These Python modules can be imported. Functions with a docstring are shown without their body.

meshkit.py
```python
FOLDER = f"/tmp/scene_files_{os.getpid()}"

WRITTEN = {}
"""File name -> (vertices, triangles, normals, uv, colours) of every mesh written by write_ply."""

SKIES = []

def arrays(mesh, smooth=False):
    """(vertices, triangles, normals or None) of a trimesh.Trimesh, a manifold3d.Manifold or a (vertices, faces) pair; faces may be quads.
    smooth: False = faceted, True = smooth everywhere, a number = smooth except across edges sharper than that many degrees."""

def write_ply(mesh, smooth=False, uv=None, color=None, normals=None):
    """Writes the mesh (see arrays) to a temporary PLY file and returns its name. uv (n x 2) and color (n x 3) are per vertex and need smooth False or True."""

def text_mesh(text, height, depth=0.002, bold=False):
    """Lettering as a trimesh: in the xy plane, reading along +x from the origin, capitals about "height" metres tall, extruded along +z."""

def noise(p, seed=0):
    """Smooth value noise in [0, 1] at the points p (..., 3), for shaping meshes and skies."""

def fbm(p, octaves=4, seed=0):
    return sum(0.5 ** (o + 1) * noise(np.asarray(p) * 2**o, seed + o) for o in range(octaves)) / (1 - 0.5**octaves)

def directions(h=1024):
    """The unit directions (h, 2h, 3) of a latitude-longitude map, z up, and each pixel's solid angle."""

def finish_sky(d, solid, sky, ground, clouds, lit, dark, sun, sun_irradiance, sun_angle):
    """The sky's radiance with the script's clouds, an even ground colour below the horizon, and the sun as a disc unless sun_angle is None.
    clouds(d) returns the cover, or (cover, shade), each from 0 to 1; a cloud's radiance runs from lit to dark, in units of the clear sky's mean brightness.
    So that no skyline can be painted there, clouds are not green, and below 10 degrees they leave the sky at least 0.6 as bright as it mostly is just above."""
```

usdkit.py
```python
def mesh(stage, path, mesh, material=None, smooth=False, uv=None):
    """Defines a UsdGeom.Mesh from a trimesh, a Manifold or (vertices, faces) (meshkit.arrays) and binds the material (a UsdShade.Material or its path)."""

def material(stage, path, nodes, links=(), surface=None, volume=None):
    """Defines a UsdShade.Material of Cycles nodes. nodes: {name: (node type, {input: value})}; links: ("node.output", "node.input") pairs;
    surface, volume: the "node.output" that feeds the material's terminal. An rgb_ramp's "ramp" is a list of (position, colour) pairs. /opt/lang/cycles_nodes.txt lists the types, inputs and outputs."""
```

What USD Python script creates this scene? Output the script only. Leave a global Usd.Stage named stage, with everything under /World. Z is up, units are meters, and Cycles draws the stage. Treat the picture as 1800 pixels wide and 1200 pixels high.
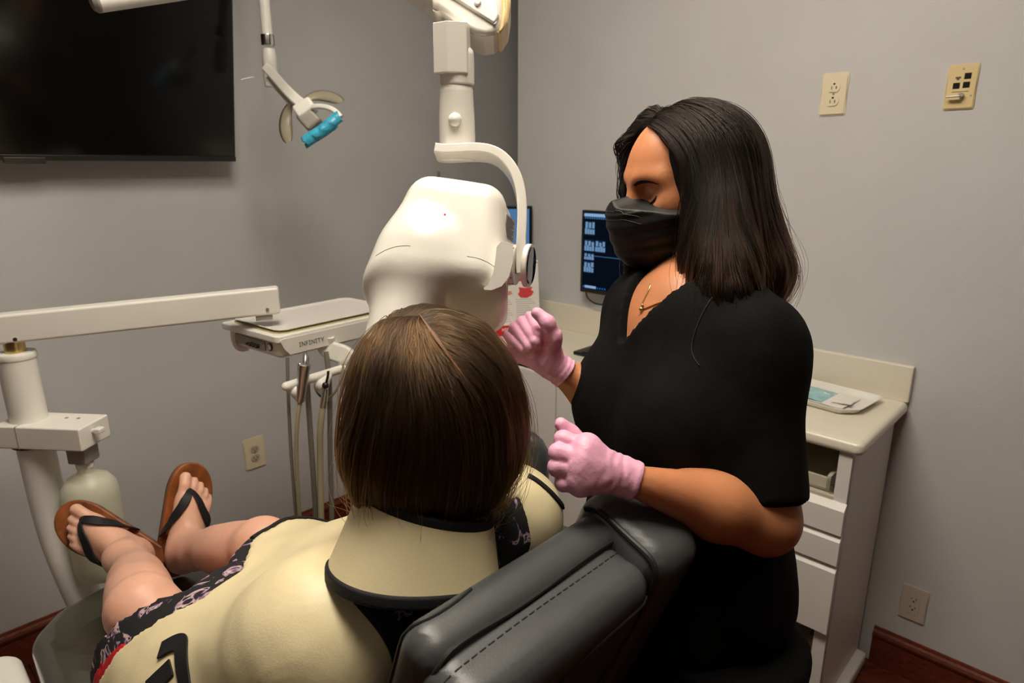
import math, random
import numpy as np, trimesh, manifold3d, usdkit, meshkit
from shapely.geometry import Polygon, LineString, Point
from shapely import affinity
from pxr import Usd, UsdGeom, UsdLux, UsdShade, Gf, Sdf, Vt

stage = Usd.Stage.CreateInMemory()
UsdGeom.SetStageUpAxis(stage, UsdGeom.Tokens.z)
UsdGeom.SetStageMetersPerUnit(stage, 1.0)
UsdGeom.Xform.Define(stage, '/World')
rng = np.random.default_rng(7)

# ---------------------------------------------------------------- camera, lights, exposure
FPX, PITCH, EYEH = 1140.0, math.radians(15.05), 1.61
cam = UsdGeom.Camera.Define(stage, '/World/camera')
cam.CreateHorizontalApertureAttr(36.0)
cam.CreateVerticalApertureAttr(24.0)
cam.CreateFocalLengthAttr(36.0 * FPX / 1800)
cam.CreateFStopAttr(7.1)
cam.CreateFocusDistanceAttr(0.92)
cam.CreateClippingRangeAttr(Gf.Vec2f(0.05, 50))
cam.CreateExposureAttr(0.0)
xf = UsdGeom.Xformable(cam)
xf.AddTranslateOp().Set(Gf.Vec3d(0, 0, EYEH))
xf.AddRotateXOp().Set(90 - math.degrees(PITCH))

CEIL = 2.85
PANEL = [((-0.14, 0.88, CEIL), 19.8), ((-1.25, -0.95, CEIL), 1.6)]   # the room's two ceiling fixtures with wraparound diffusers: place, radiance
WARM = (1.0, 0.905, 0.755)

# ---------------------------------------------------------------- helpers
FW = np.array([0, math.cos(PITCH), -math.sin(PITCH)]); UP = np.array([0, math.sin(PITCH), math.cos(PITCH)]); RT = np.array([1.0, 0, 0])
EYE = np.array([0, 0, EYEH])
def at(u, v, d):
    """World point on the ray of photo point (u, v) at depth d."""
    return EYE + (FW + RT * (u - 900) / FPX - UP * (v - 600) / FPX) * d
def ats(*p): return np.array([at(*q) for q in p])
def nrm(v): v = np.asarray(v, float); return v / np.linalg.norm(v)

PSI = -0.8075
DR = -np.array([math.sin(PSI), math.cos(PSI), 0]); NR = np.array([DR[1], -DR[0], 0])     # along the right wall, and out of it
PR = np.array([0.0258, 2.9771, 0]); PL = PR - DR * 0.412
def frame(o, x, y, z):
    m = np.eye(4); m[:3, 0], m[:3, 1], m[:3, 2], m[:3, 3] = x, y, z, o
    return m
Z = np.array([0, 0, 1.0])
WR = frame(PR, DR, -NR, Z)        # right wall frame: x to the right along it, y into it
WL = frame(PL, -NR, -DR, Z)       # left wall frame
def look(o, z, up=Z):
    """Frame at o whose z axis is z, y nearest up."""
    z = nrm(z); x = nrm(np.cross(up, z)); return frame(o, x, np.cross(z, x), z)

made, used = {}, {}
def numbered(path):
    n = used.get(path, 0); used[path] = n + 1
    return path if n == 0 else '%s_%03d' % (path, n)
def keys(prim, **kw):
    for k, v in kw.items():
        if v: prim.SetCustomDataByKey(k, v)
def thing(name, label, cat, loc=(0, 0, 0), group=None):
    x = UsdGeom.Xform.Define(stage, numbered('/World/' + name)); x.AddTranslateOp().Set(Gf.Vec3d(*map(float, loc)))
    keys(x.GetPrim(), label=label, category=cat, group=group)
    made[str(x.GetPath())] = np.array(loc, float)
    return str(x.GetPath())
def verts(mesh):
    if hasattr(mesh, 'to_mesh'):
        m = mesh.to_mesh(); return trimesh.Trimesh(np.array(m.vert_properties[:, :3]), np.array(m.tri_verts), process=False)
    if isinstance(mesh, (list, tuple)) and len(mesh) and not isinstance(mesh[0], np.ndarray):
        return trimesh.util.concatenate([verts(x) for x in mesh])
    return mesh
def part(parent, name, mesh, mat, smooth=35, label=None, M=None, kind=None):
    m = verts(mesh).copy()
    if M is not None: m.apply_transform(M)
    o = made[parent]; m.vertices = m.vertices - o
    p = numbered(parent + '/' + name)
    g = usdkit.mesh(stage, p, m, mat, smooth)
    keys(g.GetPrim(), label=label, kind=kind)
    made[p] = o
    return p
def solo(name, mesh, mat, label=None, cat=None, kind=None, smooth=35, M=None, group=None):
    m = verts(mesh).copy()
    if M is not None: m.apply_transform(M)
    p = numbered('/World/' + name)
    g = usdkit.mesh(stage, p, m, mat, smooth)
    keys(g.GetPrim(), label=label, category=cat, kind=kind, group=group)
    made[p] = np.zeros(3)
    return p

def box(x0, x1, y0, y1, z0, z1):
    b = trimesh.creation.box((x1 - x0, y1 - y0, z1 - z0)); b.apply_translation(((x0 + x1) / 2, (y0 + y1) / 2, (z0 + z1) / 2)); return b
def rbox(x0, x1, y0, y1, z0, z1, r=0.004, seg=12):
    s = manifold3d.Manifold.sphere(r, seg)
    return verts(manifold3d.Manifold.batch_hull([s.translate((x, y, z)) for x in (x0 + r, x1 - r) for y in (y0 + r, y1 - r) for z in (z0 + r, z1 - r)]))
def cyl(a, b, r, r2=None, seg=32, bev=0.0):
    a, b = np.asarray(a, float), np.asarray(b, float); L = np.linalg.norm(b - a); r2 = r if r2 is None else r2
    pr = [(0, 0), (r - bev, 0), (r, bev), (r2, L - bev), (r2 - bev, L), (0, L)] if bev else [(0, 0), (r, 0), (r2, L), (0, L)]
    return lathe(pr, seg, look(a, b - a, up=(0, 1, 0) if abs(nrm(b - a)[2]) > .9 else Z))
def lathe(profile, seg=32, M=None):
    pr = np.array(profile, float)
    v, f = [], []
    n = len(pr)
    ang = np.linspace(0, 2 * np.pi, seg, endpoint=False)
    for r, z in pr:
        v += [(max(r, 1e-5) * math.cos(t), max(r, 1e-5) * math.sin(t), z) for t in ang]
    for i in range(n - 1):
        for j in range(seg):
            a, b, c, d = i * seg + j, i * seg + (j + 1) % seg, (i + 1) * seg + (j + 1) % seg, (i + 1) * seg + j
            f += [(a, b, c), (a, c, d)]
    m = trimesh.Trimesh(np.array(v), np.array(f), process=False)
    if M is not None: m.apply_transform(M)
    return m
def spline(pts, n=40):
    from scipy.interpolate import CubicSpline
    pts = np.asarray(pts, float); t = np.r_[0, np.cumsum(np.linalg.norm(np.diff(pts, axis=0), axis=1))]
    return CubicSpline(t, pts)(np.linspace(0, t[-1], n))
def sweep(path, section, ups=None, closed_ends=True, scale=None):
    """Sweeps a closed 2-D section (n x 2) along a path; section x = side, y = up."""
    P = np.asarray(path, float); S = np.asarray(section, float); n, k = len(P), len(S)
    T = np.gradient(P, axis=0); T /= np.linalg.norm(T, axis=1)[:, None]
    ref = np.asarray(ups if ups is not None else (Z if abs(T[0][2]) < .9 else RT), float)
    V = []
    nn = None
    for i in range(n):
        u = ref if ups is not None and ref.ndim == 1 else (ref[i] if ref.ndim == 2 else (nn if nn is not None else ref))
        u = u - T[i] * (u @ T[i]); u = nrm(u); nn = u
        s = np.cross(T[i], u); k_ = 1 if scale is None else scale[i]
        V.append(P[i] + k_ * (S[:, :1] * s + S[:, 1:] * u))
    V = np.vstack(V); f = []
    for i in range(n - 1):
        for j in range(k):
            a, b, c, d = i * k + j, i * k + (j + 1) % k, (i + 1) * k + (j + 1) % k, (i + 1) * k + j
            f += [(a, b, c), (a, c, d)]
    if closed_ends:
        for i, fl in ((0, False), (n - 1, True)):
            V = np.vstack([V, P[i]]); c = len(V) - 1
            f += [((i * k + j, i * k + (j + 1) % k, c) if fl else (i * k + (j + 1) % k, i * k + j, c)) for j in range(k)]
    m = trimesh.Trimesh(V, np.array(f), process=False)
    if m.volume < 0: m.invert()
    return m
def circ(r, n=16, ry=None): t = np.linspace(0, 2 * np.pi, n, endpoint=False); return np.c_[r * np.cos(t), (ry or r) * np.sin(t)]
def rrect(w, h, r, n=5):
    q = []
    for cx, cy, a in ((w / 2 - r, h / 2 - r, 0), (-w / 2 + r, h / 2 - r, 90), (-w / 2 + r, -h / 2 + r, 180), (w / 2 - r, -h / 2 + r, 270)):
        for t in np.linspace(a, a + 90, n): q.append((cx + r * math.cos(math.radians(t)), cy + r * math.sin(math.radians(t))))
    return np.array(q)
def tube(path, r, n=12, k=None): return sweep(spline(path, k or 40) if k != 0 else path, circ(r, n))
def extrude(poly, h, M=None):
    m = trimesh.creation.extrude_polygon(poly if isinstance(poly, Polygon) else Polygon(poly), h, engine='earcut')
    if M is not None: m.apply_transform(M)
    return m
def plate(w, h, d, r=0.004, bev=0.0015):
    """Bevelled plate in xy, thickness along +z."""
    P = Polygon(rrect(w, h, r))
    return loft([(P, 0), (P, d - bev), (P.buffer(-bev), d)])
def loft(levels):
    """Stacks outlines (polygons with equal resampling) into a closed solid along z."""
    n = 64; V, f = [], []
    for P, z in levels:
        e = P.exterior
        s = LineString([P.centroid, (P.centroid.x + 10, P.centroid.y)]).intersection(e)
        s0 = e.project(s if s.geom_type == 'Point' else s.geoms[0])
        pts = [e.interpolate((s0 + e.length * i / n) % e.length) for i in range(n)]
        V += [(p.x, p.y, z) for p in pts]
    k = len(levels)
    for i in range(k - 1):
        for j in range(n):
            a, b, c, d = i * n + j, i * n + (j + 1) % n, (i + 1) * n + (j + 1) % n, (i + 1) * n + j
            f += [(a, b, c), (a, c, d)]
    for i, top in ((0, False), (k - 1, True)):
        P, z = levels[i]; V.append((P.centroid.x, P.centroid.y, z)); c = len(V) - 1
        f += [((i * n + j, i * n + (j + 1) % n, c) if top else (i * n + (j + 1) % n, i * n + j, c)) for j in range(n)]
    m = trimesh.Trimesh(np.array(V, float), np.array(f), process=False)
    if m.volume < 0: m.invert()
    return m
def text(s, h, M, bold=False, depth=0.0006):
    m = meshkit.text_mesh(s, h, depth, bold); m.apply_transform(M); return m

# ---- signed distance modelling: soft unions of tapered limbs, meshed by surface nets
def rcone(p, a, b, ra, rb):
    a, b = np.asarray(a, float), np.asarray(b, float); d = b - a
    t = np.clip(((p - a) @ d) / (d @ d), 0, 1)
    return np.linalg.norm(p - a - t[:, None] * d, axis=1) - (ra + (rb - ra) * t)
def ell(p, c, r, M=None):
    q = p - np.asarray(c, float)
    if M is not None: q = q @ np.asarray(M)[:3, :3]
    r = np.asarray(r, float); k0 = np.linalg.norm(q / r, axis=1); k1 = np.linalg.norm(q / r ** 2, axis=1)
    return np.where(k1 > 1e-9, k0 * (k0 - 1) / np.maximum(k1, 1e-9), -r.min())
def rbx(p, c, h, r, M=None):
    q = p - np.asarray(c, float)
    if M is not None: q = q @ np.asarray(M)[:3, :3]
    q = np.abs(q) - (np.asarray(h, float) - r)
    return np.linalg.norm(np.maximum(q, 0), axis=1) + np.minimum(q.max(1), 0) - r
def smin(a, b, k):
    h = np.maximum(k - np.abs(a - b), 0) / k
    return np.minimum(a, b) - h * h * k / 4
def smax(a, b, k): return -smin(-a, -b, k)
def many(k, *ds):
    o = ds[0]
    for d in ds[1:]: o = smin(o, d, k)
    return o
def sdf_mesh(fn, lo, hi, h, coarse=4):
    lo, hi = np.asarray(lo, float), np.asarray(hi, float)
    n = (np.ceil((hi - lo) / h / coarse).astype(int)) * coarse
    ax = [lo[i] + h * (np.arange(n[i])) for i in range(3)]
    H = h * coarse
    cn = n // coarse
    C = np.stack(np.meshgrid(*[lo[i] + H * np.arange(cn[i]) + (H - h) / 2 for i in range(3)], indexing='ij'), -1).reshape(-1, 3)
    cv = fn(C).reshape(cn)
    near = np.abs(cv) < H * 1.8
    big = np.repeat(np.repeat(np.repeat(cv, coarse, 0), coarse, 1), coarse, 2)
    mk = np.repeat(np.repeat(np.repeat(near, coarse, 0), coarse, 1), coarse, 2)
    idx = np.argwhere(mk)
    big[mk] = fn(lo + idx * h)
    return nets(big, lo, h)
def nets(D, lo, h):
    s = D < 0
    n = np.array(D.shape) - 1
    c = s[:-1] .astype(np.int8) + s[1:]; c = c[:, :-1] + c[:, 1:]; c = c[:, :, :-1] + c[:, :, 1:]
    on = (c > 0) & (c < 8)
    I = np.argwhere(on)
    ids = np.full(n, -1, np.int32); ids[on] = np.arange(len(I), dtype=np.int32)
    val = {o: D[I[:, 0] + o[0], I[:, 1] + o[1], I[:, 2] + o[2]] for o in np.ndindex(2, 2, 2)}
    acc, cnt = np.zeros((len(I), 3)), np.zeros(len(I))
    for o in val:
        for a in range(3):
            if o[a]: continue
            q = list(o); q[a] = 1
            A, B = val[o], val[tuple(q)]
            x = (A < 0) != (B < 0)
            t = np.where(x, A / np.where(x, A - B, 1), 0)
            cnt += x
            for k in range(3): acc[:, k] += np.where(x, o[k] + (t if k == a else 0), 0)
    V = (I + acc / cnt[:, None]) * h + lo
    F = []
    for a in range(3):
        b, c = (a + 1) % 3, (a + 2) % 3
        q = [0, 0, 0]; q[a] = 1
        m = (val[(0, 0, 0)] < 0) != (val[tuple(q)] < 0)
        m &= (I[:, b] > 0) & (I[:, c] > 0)
        J = I[m]; s0 = val[(0, 0, 0)][m] < 0
        def g(db, dc):
            K = J.copy(); K[:, b] -= db; K[:, c] -= dc
            return ids[K[:, 0], K[:, 1], K[:, 2]]
        q = np.stack([g(1, 1), g(0, 1), g(0, 0), g(1, 0)], 1)
        q[~s0] = q[~s0][:, ::-1]
        F.append(q)
    F = np.vstack(F); F = F[(F >= 0).all(1)]
    return trimesh.Trimesh(V, np.vstack([F[:, [0, 1, 2]], F[:, [0, 2, 3]]]), process=False)

# ---------------------------------------------------------------- materials
def lin(c):
    c = np.asarray(c, float) / 255; return tuple(np.where(c <= .04045, c / 12.92, ((c + .055) / 1.055) ** 2.4))
def mat(name, color, rough=0.5, spec=0.5, metal=0.0, noise=0.0, nscale=40.0, bump=0.0, bscale=200.0, coat=0.0, sss=0.0, **kw):
    path = '/World/Looks/' + name
    nodes = {'p': ('principled_bsdf', {'base_color': color, 'roughness': rough, 'specular_ior_level': spec, 'metallic': metal, 'coat_weight': coat, **kw})}
    links = []
    if sss: nodes['p'][1].update(subsurface_weight=sss, subsurface_scale=0.006, subsurface_radius=(1, .35, .2))
    if noise or bump: nodes['tc'] = ('texture_coordinate', {})
    if noise:
        c = np.array(color)
        nodes['n'] = ('noise_texture', {'scale': nscale, 'detail': 4.0})
        nodes['r'] = ('rgb_ramp', {'ramp': [(.3, tuple(c * (1 - noise))), (.7, tuple(np.minimum(c * (1 + noise), 1)))]})
        links += [('tc.object', 'n.vector'), ('n.fac', 'r.fac'), ('r.color', 'p.base_color')]
    if bump:
        nodes['bn'] = ('noise_texture', {'scale': bscale, 'detail': 3.0}); nodes['b'] = ('bump', {'strength': bump, 'distance': 0.002})
        links += [('tc.object', 'bn.vector'), ('bn.fac', 'b.height'), ('b.normal', 'p.normal')]
    return usdkit.material(stage, path, nodes, links, surface='p.BSDF')
M_wall = mat('wall_paint', lin((206, 205, 206)), .6, .3, noise=.03, nscale=3, bump=.25, bscale=260)
M_ceil = mat('ceiling_white', lin((225, 222, 214)), .8, .2, bump=.3, bscale=120)
M_white = mat('white_plastic', lin((232, 229, 222)), .35, .5, noise=.015, nscale=12)
M_cream = mat('cream_plastic', lin((230, 226, 218)), .22, .5, noise=.015, nscale=10, coat=.3)
M_yellow = mat('yellowed_plastic', lin((232, 206, 150)), .35, .5, noise=.06, nscale=25)
M_counter = mat('counter_laminate', lin((232, 224, 208)), .25, .5, noise=.012, nscale=60)
M_cab = mat('cabinet_white', lin((232, 227, 222)), .4, .4, noise=.01, nscale=20)
M_cabin = mat('cabinet_inside', lin((196, 188, 170)), .5, .3, noise=.02, nscale=20)
M_black = mat('black_plastic', (.008, .008, .009), .35, .5)
M_screenoff = mat('dark_screen_glass', (.004, .004, .004), .12, .5, coat=.0)
M_rubber = mat('black_rubber', (.012, .012, .012), .6, .3)
M_chrome = mat('chrome', (.75, .73, .70), .18, .5, 1.0)
M_steel = mat('steel', (.5, .48, .45), .32, .5, 1.0)
M_brass = mat('brass', (.70, .55, .25), .3, .5, 1.0)
M_grey = mat('grey_plastic', lin((150, 146, 138)), .45, .4)
M_ivory = mat('ivory_plate', lin((236, 222, 192)), .35, .5)
M_ivory2 = mat('beige_plate', lin((226, 203, 150)), .4, .45)
M_plate3 = mat('white_plate', lin((205, 194, 180)), .4, .45)
M_hole = mat('dark_slot', (.01, .008, .006), .7, .2)
M_ink = mat('grey_ink', (.12, .12, .12), .6, .2)
M_red = mat('red_print', lin((205, 30, 40)), .5, .4)
M_paper = mat('white_card', lin((236, 232, 226)), .55, .3)
def wood(name, dark, light, rough=.35, along=(6, 90, 90)):
    return usdkit.material(stage, '/World/Looks/' + name, {
        'tc': ('texture_coordinate', {}), 'm': ('mapping', {'scale': along}), 'n': ('noise_texture', {'scale': 1.0, 'detail': 6.0, 'distortion': .6}),
        'r': ('rgb_ramp', {'ramp': [(.3, dark), (.7, light)]}), 'oi': ('object_info', {}), 'h': ('hsv', {'saturation': 1.0}),
        'mr': ('map_range', {'to_min': .8, 'to_max': 1.2}), 'p': ('principled_bsdf', {'roughness': rough, 'specular_ior_level': .3})},
        [('tc.object', 'm.vector'), ('m.vector', 'n.vector'), ('n.fac', 'r.fac'), ('r.color', 'h.color'), ('oi.random', 'mr.value'), ('mr.result', 'h.value'), ('h.color', 'p.base_color')], surface='p.BSDF')
M_base = wood('stained_baseboard', lin((92, 38, 22)), lin((138, 66, 40)), .55, (60, 60, 200))
M_floor = wood('dark_wood_floor', lin((62, 26, 16)), lin((112, 52, 32)), .4, (10, 60, 60))
# ---------------------------------------------------------------- the room
def struct(name, mesh, m, M=None, smooth=False): return solo(name, mesh, m, kind='structure', M=M, smooth=smooth)
T_END = 3.75          # length of the right wall from its far end towards the viewer
L_END = 4.45
floor = struct('floor', box(-0.75, T_END + .1, -L_END, .45, -.06, -.012), mat('subfloor', (.02, .01, .008), .8), WR)
prng = np.random.default_rng(3)
for i in range(34):                       # planks run along the right wall
    y1 = .4 - i * .125; y0 = y1 - .1235
    x = -.7 + (-.6 * prng.random())
    while x < T_END:
        L = .9 + .9 * prng.random(); a, b = max(x, -.7), min(x + L, T_END)
        if b - a > .02:
            part(floor, 'plank', rbox(a, b - .0015, y0, y1, -.012, 0.0, .0008, 6), M_floor, False, M=WR)
        x += L
wall_r = struct('wall_right', box(0, T_END, 0, .12, 0, CEIL), M_wall, WR)
wall_l = struct('wall_left', box(-L_END, 1.2, 0, .12, 0, CEIL), M_wall, WL)
M_wall2 = mat('dark_wood_panelling', lin((92, 66, 46)), .5, .3, noise=.15, nscale=6)
wall_b = struct('wall_back', box(0, 5.6, -L_END + .12, -L_END + .24, 0, CEIL), M_wall2, frame(PR - DR * .42, DR, -NR, Z))
wall_f = struct('wall_front', box(T_END - .01, T_END + .11, -L_END, .12, 0, CEIL), M_wall2, WR)
struct('wall_niche', box(-.5, .05, .62, .7, 0, CEIL), M_wall, WR)
struct('ceiling', box(-.9, T_END + .2, -L_END - .1, .8, CEIL, CEIL + .08), M_ceil, WR)
def board(x0, x1, M):
    pr = [(0, 0), (-.014, 0), (-.014, .102), (-.019, .107), (-.021, .116), (-.017, .124), (-.011, .130), (-.009, .137), (0, .137)]
    m = extrude(Polygon(pr), x1 - x0)          # xy profile -> (y, z), length along x
    A = frame((x0, 0, 0), (0, 1, 0), (0, 0, 1), (1, 0, 0)); m.apply_transform(A)
    return m
struct('baseboard_right', board(1.64, T_END, None), M_base, WR)
struct('baseboard_left', board(-L_END, 1.0, None), M_base, WL)
pf = box(-.3, .3, -.6, .6, -.03, .02)
for i, (loc, pw) in enumerate(PANEL):
    c, s = math.cos(math.radians(43.7)), math.sin(math.radians(43.7)); Mx = frame(loc, (c, s, 0), (-s, c, 0), Z)
    lt = thing('ceiling_light', ['white ceiling light fixture above the patient chair', 'white ceiling light fixture behind the viewer near the left wall'][i], 'ceiling light', loc)
    part(lt, 'housing', rbox(-.30, .30, -.60, .60, -.022, -.001, .004), M_white, 30, M=Mx)
    dif = usdkit.material(stage, '/World/Looks/lit_diffuser_%d' % i, {'e': ('emission', {'color': WARM, 'strength': pw})}, surface='e.emission')
    part(lt, 'diffuser', rbox(-.27, .27, -.58, .58, -.105, -.021, .02), dif, 30, M=Mx)
    for y in (-.592, .592): part(lt, 'end_plate', rbox(-.285, .285, y - .008, y + .008, -.11, -.02, .003), M_white, 30, M=Mx)

# ---------------------------------------------------------------- counter and cabinets along the right wall
CT, CD = .925, .445
ct = thing('counter', 'long cream laminate counter with backsplash along the right wall', 'counter', PR + DR * .8)
def slab(P, z0, z1, r, seg=6):
    """Solid from a polygon with rounded upper and lower edges."""
    lv = [(P.buffer(-r + r * math.sin(a) - 1e-5), (z0 + r - r * math.cos(a)) if a <= math.pi / 2 else (z1 - r - r * math.cos(a))) for a in list(np.linspace(0, math.pi / 2, seg)) + list(np.linspace(math.pi / 2, math.pi, seg))]
    return verts(manifold3d.Manifold.hull_points(np.vstack([np.c_[np.array(Q.exterior.coords)[:-1, :2], np.full(len(Q.exterior.coords) - 1, z)] for Q, z in lv if not Q.is_empty and Q.geom_type == "Polygon"])))
part(ct, 'worktop', slab(Polygon([(-.28, -.002), (1.632, -.002), (1.632, -CD), (-.28, -CD)]).buffer(-.02).buffer(.02), CT - .038, CT, .016), M_counter, 40, M=WR)
part(ct, 'backsplash', rbox(.002, 1.632, -.021, -.001, CT - .001, 1.037, .004), M_counter, 40, M=WR)
FN = -.425            # front face of the carcass
def cabinet(x0, x1, label, fronts):
    c = thing('base_cabinet', label, 'cabinet', PR + DR * (x0 + x1) / 2 - NR * 0)
    t = .018; zt = CT - .039
    part(c, 'side_panel', rbox(x0, x0 + t, FN, -.03, .0, zt, .001, 6), M_cab, False, M=WR)
    part(c, 'side_panel', rbox(x1 - t, x1, FN, -.03, .0, zt, .001, 6), M_cab, False, M=WR)
    part(c, 'back_panel', box(x0 + t, x1 - t, -.045, -.032, .08, zt), M_cabin, False, M=WR)
    part(c, 'bottom_panel', box(x0 + t, x1 - t, FN, -.045, .08, .098), M_cabin, False, M=WR)
    part(c, 'toe_board', box(x0 + t, x1 - t, FN + .05, FN + .062, 0, .08), M_cab, False, M=WR)
    fronts(c, x0, x1, t, zt)
def drawers(c, x0, x1, t, zt):
    w = x1 - x0
    part(c, 'face_stile', rbox(x1 - .034, x1, FN - .004, FN + .018, .08, zt, .001, 6), M_cab, False, M=WR)
    part(c, 'face_stile', rbox(x0, x0 + .034, FN - .004, FN + .018, .08, zt, .001, 6), M_cab, False, M=WR)
    # open slot under the worktop with a shallow drawer pushed back in it
    d = part(c, 'drawer', [box(x0 + .05, x1 - .05, FN + .012, -.08, .755, .762), box(x0 + .05, x1 - .05, FN + .012, FN + .022, .755, .792), box(x0 + .05, x0 + .06, FN + .012, -.08, .755, .80), box(x1 - .06, x1 - .05, FN + .012, -.08, .755, .80), box(x0 + .05, x1 - .05, -.09, -.08, .755, .83)], M_cabin, False, M=WR)
    part(d, 'drawer_slide', [box(x1 - .050, x1 - .036, FN + .008, -.1, .752, .766), box(x1 - .047, x1 - .039, FN + .002, FN + .012, .766, .78)], M_steel, False, M=WR)
    part(c, 'rail', rbox(x0 + .034, x1 - .034, FN - .004, FN + .018, .725, .752, .001, 6), M_cabin, False, M=WR)
    for z0, z1 in ((.655, .742), (.563, .650), (.345, .556)):
        P = [(0, 0), (-.0195, 0), (-.0195, z1 - z0 - .016), (-.004, z1 - z0), (0, z1 - z0)]
        m = extrude(Polygon(P), w + .006 - .004); m.apply_transform(frame((x0 + .001, FN - .004, z0), (0, 1, 0), (0, 0, 1), (1, 0, 0)))
        dd = part(c, 'drawer', m, M_cab, False, M=WR)
    # open bottom bay with a pull-out tray and its rails
    d = part(c, 'pull_out_tray', [box(x0 + .04, x1 - .05, FN + .03, -.06, .20, .215), box(x0 + .04, x1 - .05, FN + .01, FN + .03, .196, .226)], M_cabin, False, M=WR)
    part(d, 'tray_rail', box(x0 + .04, x1 - .05, FN + .004, FN + .012, .205, .220), M_brass, False, M=WR, label='narrow brass coloured rail')
    part(d, 'drawer_slide', box(x1 - .05, x1 - .034, FN + .008, -.1, .19, .30), mat('rust_steel', (.22, .12, .06), .5, .5, .6), False, M=WR)
    part(c, 'rail', rbox(x0 + .034, x1 - .034, FN - .004, FN + .018, .10, .165, .001, 6), M_cab, False, M=WR)
    part(c, 'foot_board', rbox(x0, x1 + .03, FN - .02, -.03, 0, .045, .01), M_cab, 30, M=WR)
def doors(c, x0, x1, t, zt):
    n = 2; w = (x1 - x0) / n
    for i in range(n):
        d = part(c, 'door', rbox(x0 + i * w + .002, x0 + (i + 1) * w - .002, FN - .020, FN - .001, .09, zt - .012, .002, 6), M_cab, False, M=WR)
        part(d, 'edge_pull', rbox(x0 + w + (-.05 if i == 0 else .02), x0 + w + (-.02 if i == 0 else .05), FN - .030, FN - .019, .62, .72, .003, 6), M_cab, 30, M=WR)
cabinet(1.09, 1.607, 'white drawer cabinet with open bays at the right end of the counter', drawers)
cabinet(.612, 1.088, 'white two door cabinet behind the standing woman', doors)
cabinet(-.25, .610, 'white two door cabinet in the corner behind the patient\'s head', doors)

# ---------------------------------------------------------------- wall plates
def place_R(t, z, y=-.001): return WR @ frame((t, y, z), (1, 0, 0), (0, 0, 1), (0, -1, 0))
def place_L(t, z, y=-.001): return WL @ frame((-t, y, z), (1, 0, 0), (0, 0, 1), (0, -1, 0))
def tr(x, y, z=0): m = np.eye(4); m[:3, 3] = (x, y, z); return m
def duplex(name, label, P, w, h, body, flip=False, hole=M_hole, face=None):
    o = thing(name, label, 'outlet', P[:3, 3])
    part(o, 'plate', plate(w, h, .006, .006, .004), body, 40, M=P)
    for sy in (1, -1):
        Q = P @ tr(0, sy * .0195, .0055)
        r = part(o, 'receptacle', extrude(Point(0, 0).buffer(.0172, 16).intersection(Polygon(rrect(.036, .0285, .003))), .0035), face or body, 30, M=Q)
        k = 1 if flip else -1
        part(r, 'slot', [box(-.0075, -.0055, k * -.001 - .005, k * -.001 + .004, .003, .0039), box(.0052, .0078, k * -.001 - .0045, k * -.001 + .0035, .003, .0039), cyl((0, -k * -.0088, .003), (0, -k * -.0088, .0039), .0030, seg=12)] if flip else
             [box(-.0075, -.0055, -.004, .005, .003, .0039), box(.0052, .0078, -.0035, .0045, .003, .0039), cyl((0, -.0085, .003), (0, -.0085, .0039), .0028, seg=12)], hole, False, M=Q)
    part(o, 'screw', cyl((0, 0, .005), (0, 0, .0068), .003, seg=14), M_steel, 30, M=P)
    return o
def duplex_up(name, label, P, w, h, body): return duplex(name, label, P, w, h, body, flip=True)
duplex_up('wall_outlet', 'cream duplex outlet high on the right wall left of the data plate', place_R(1.305, 1.821), .0760, .122, M_ivory)
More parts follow.
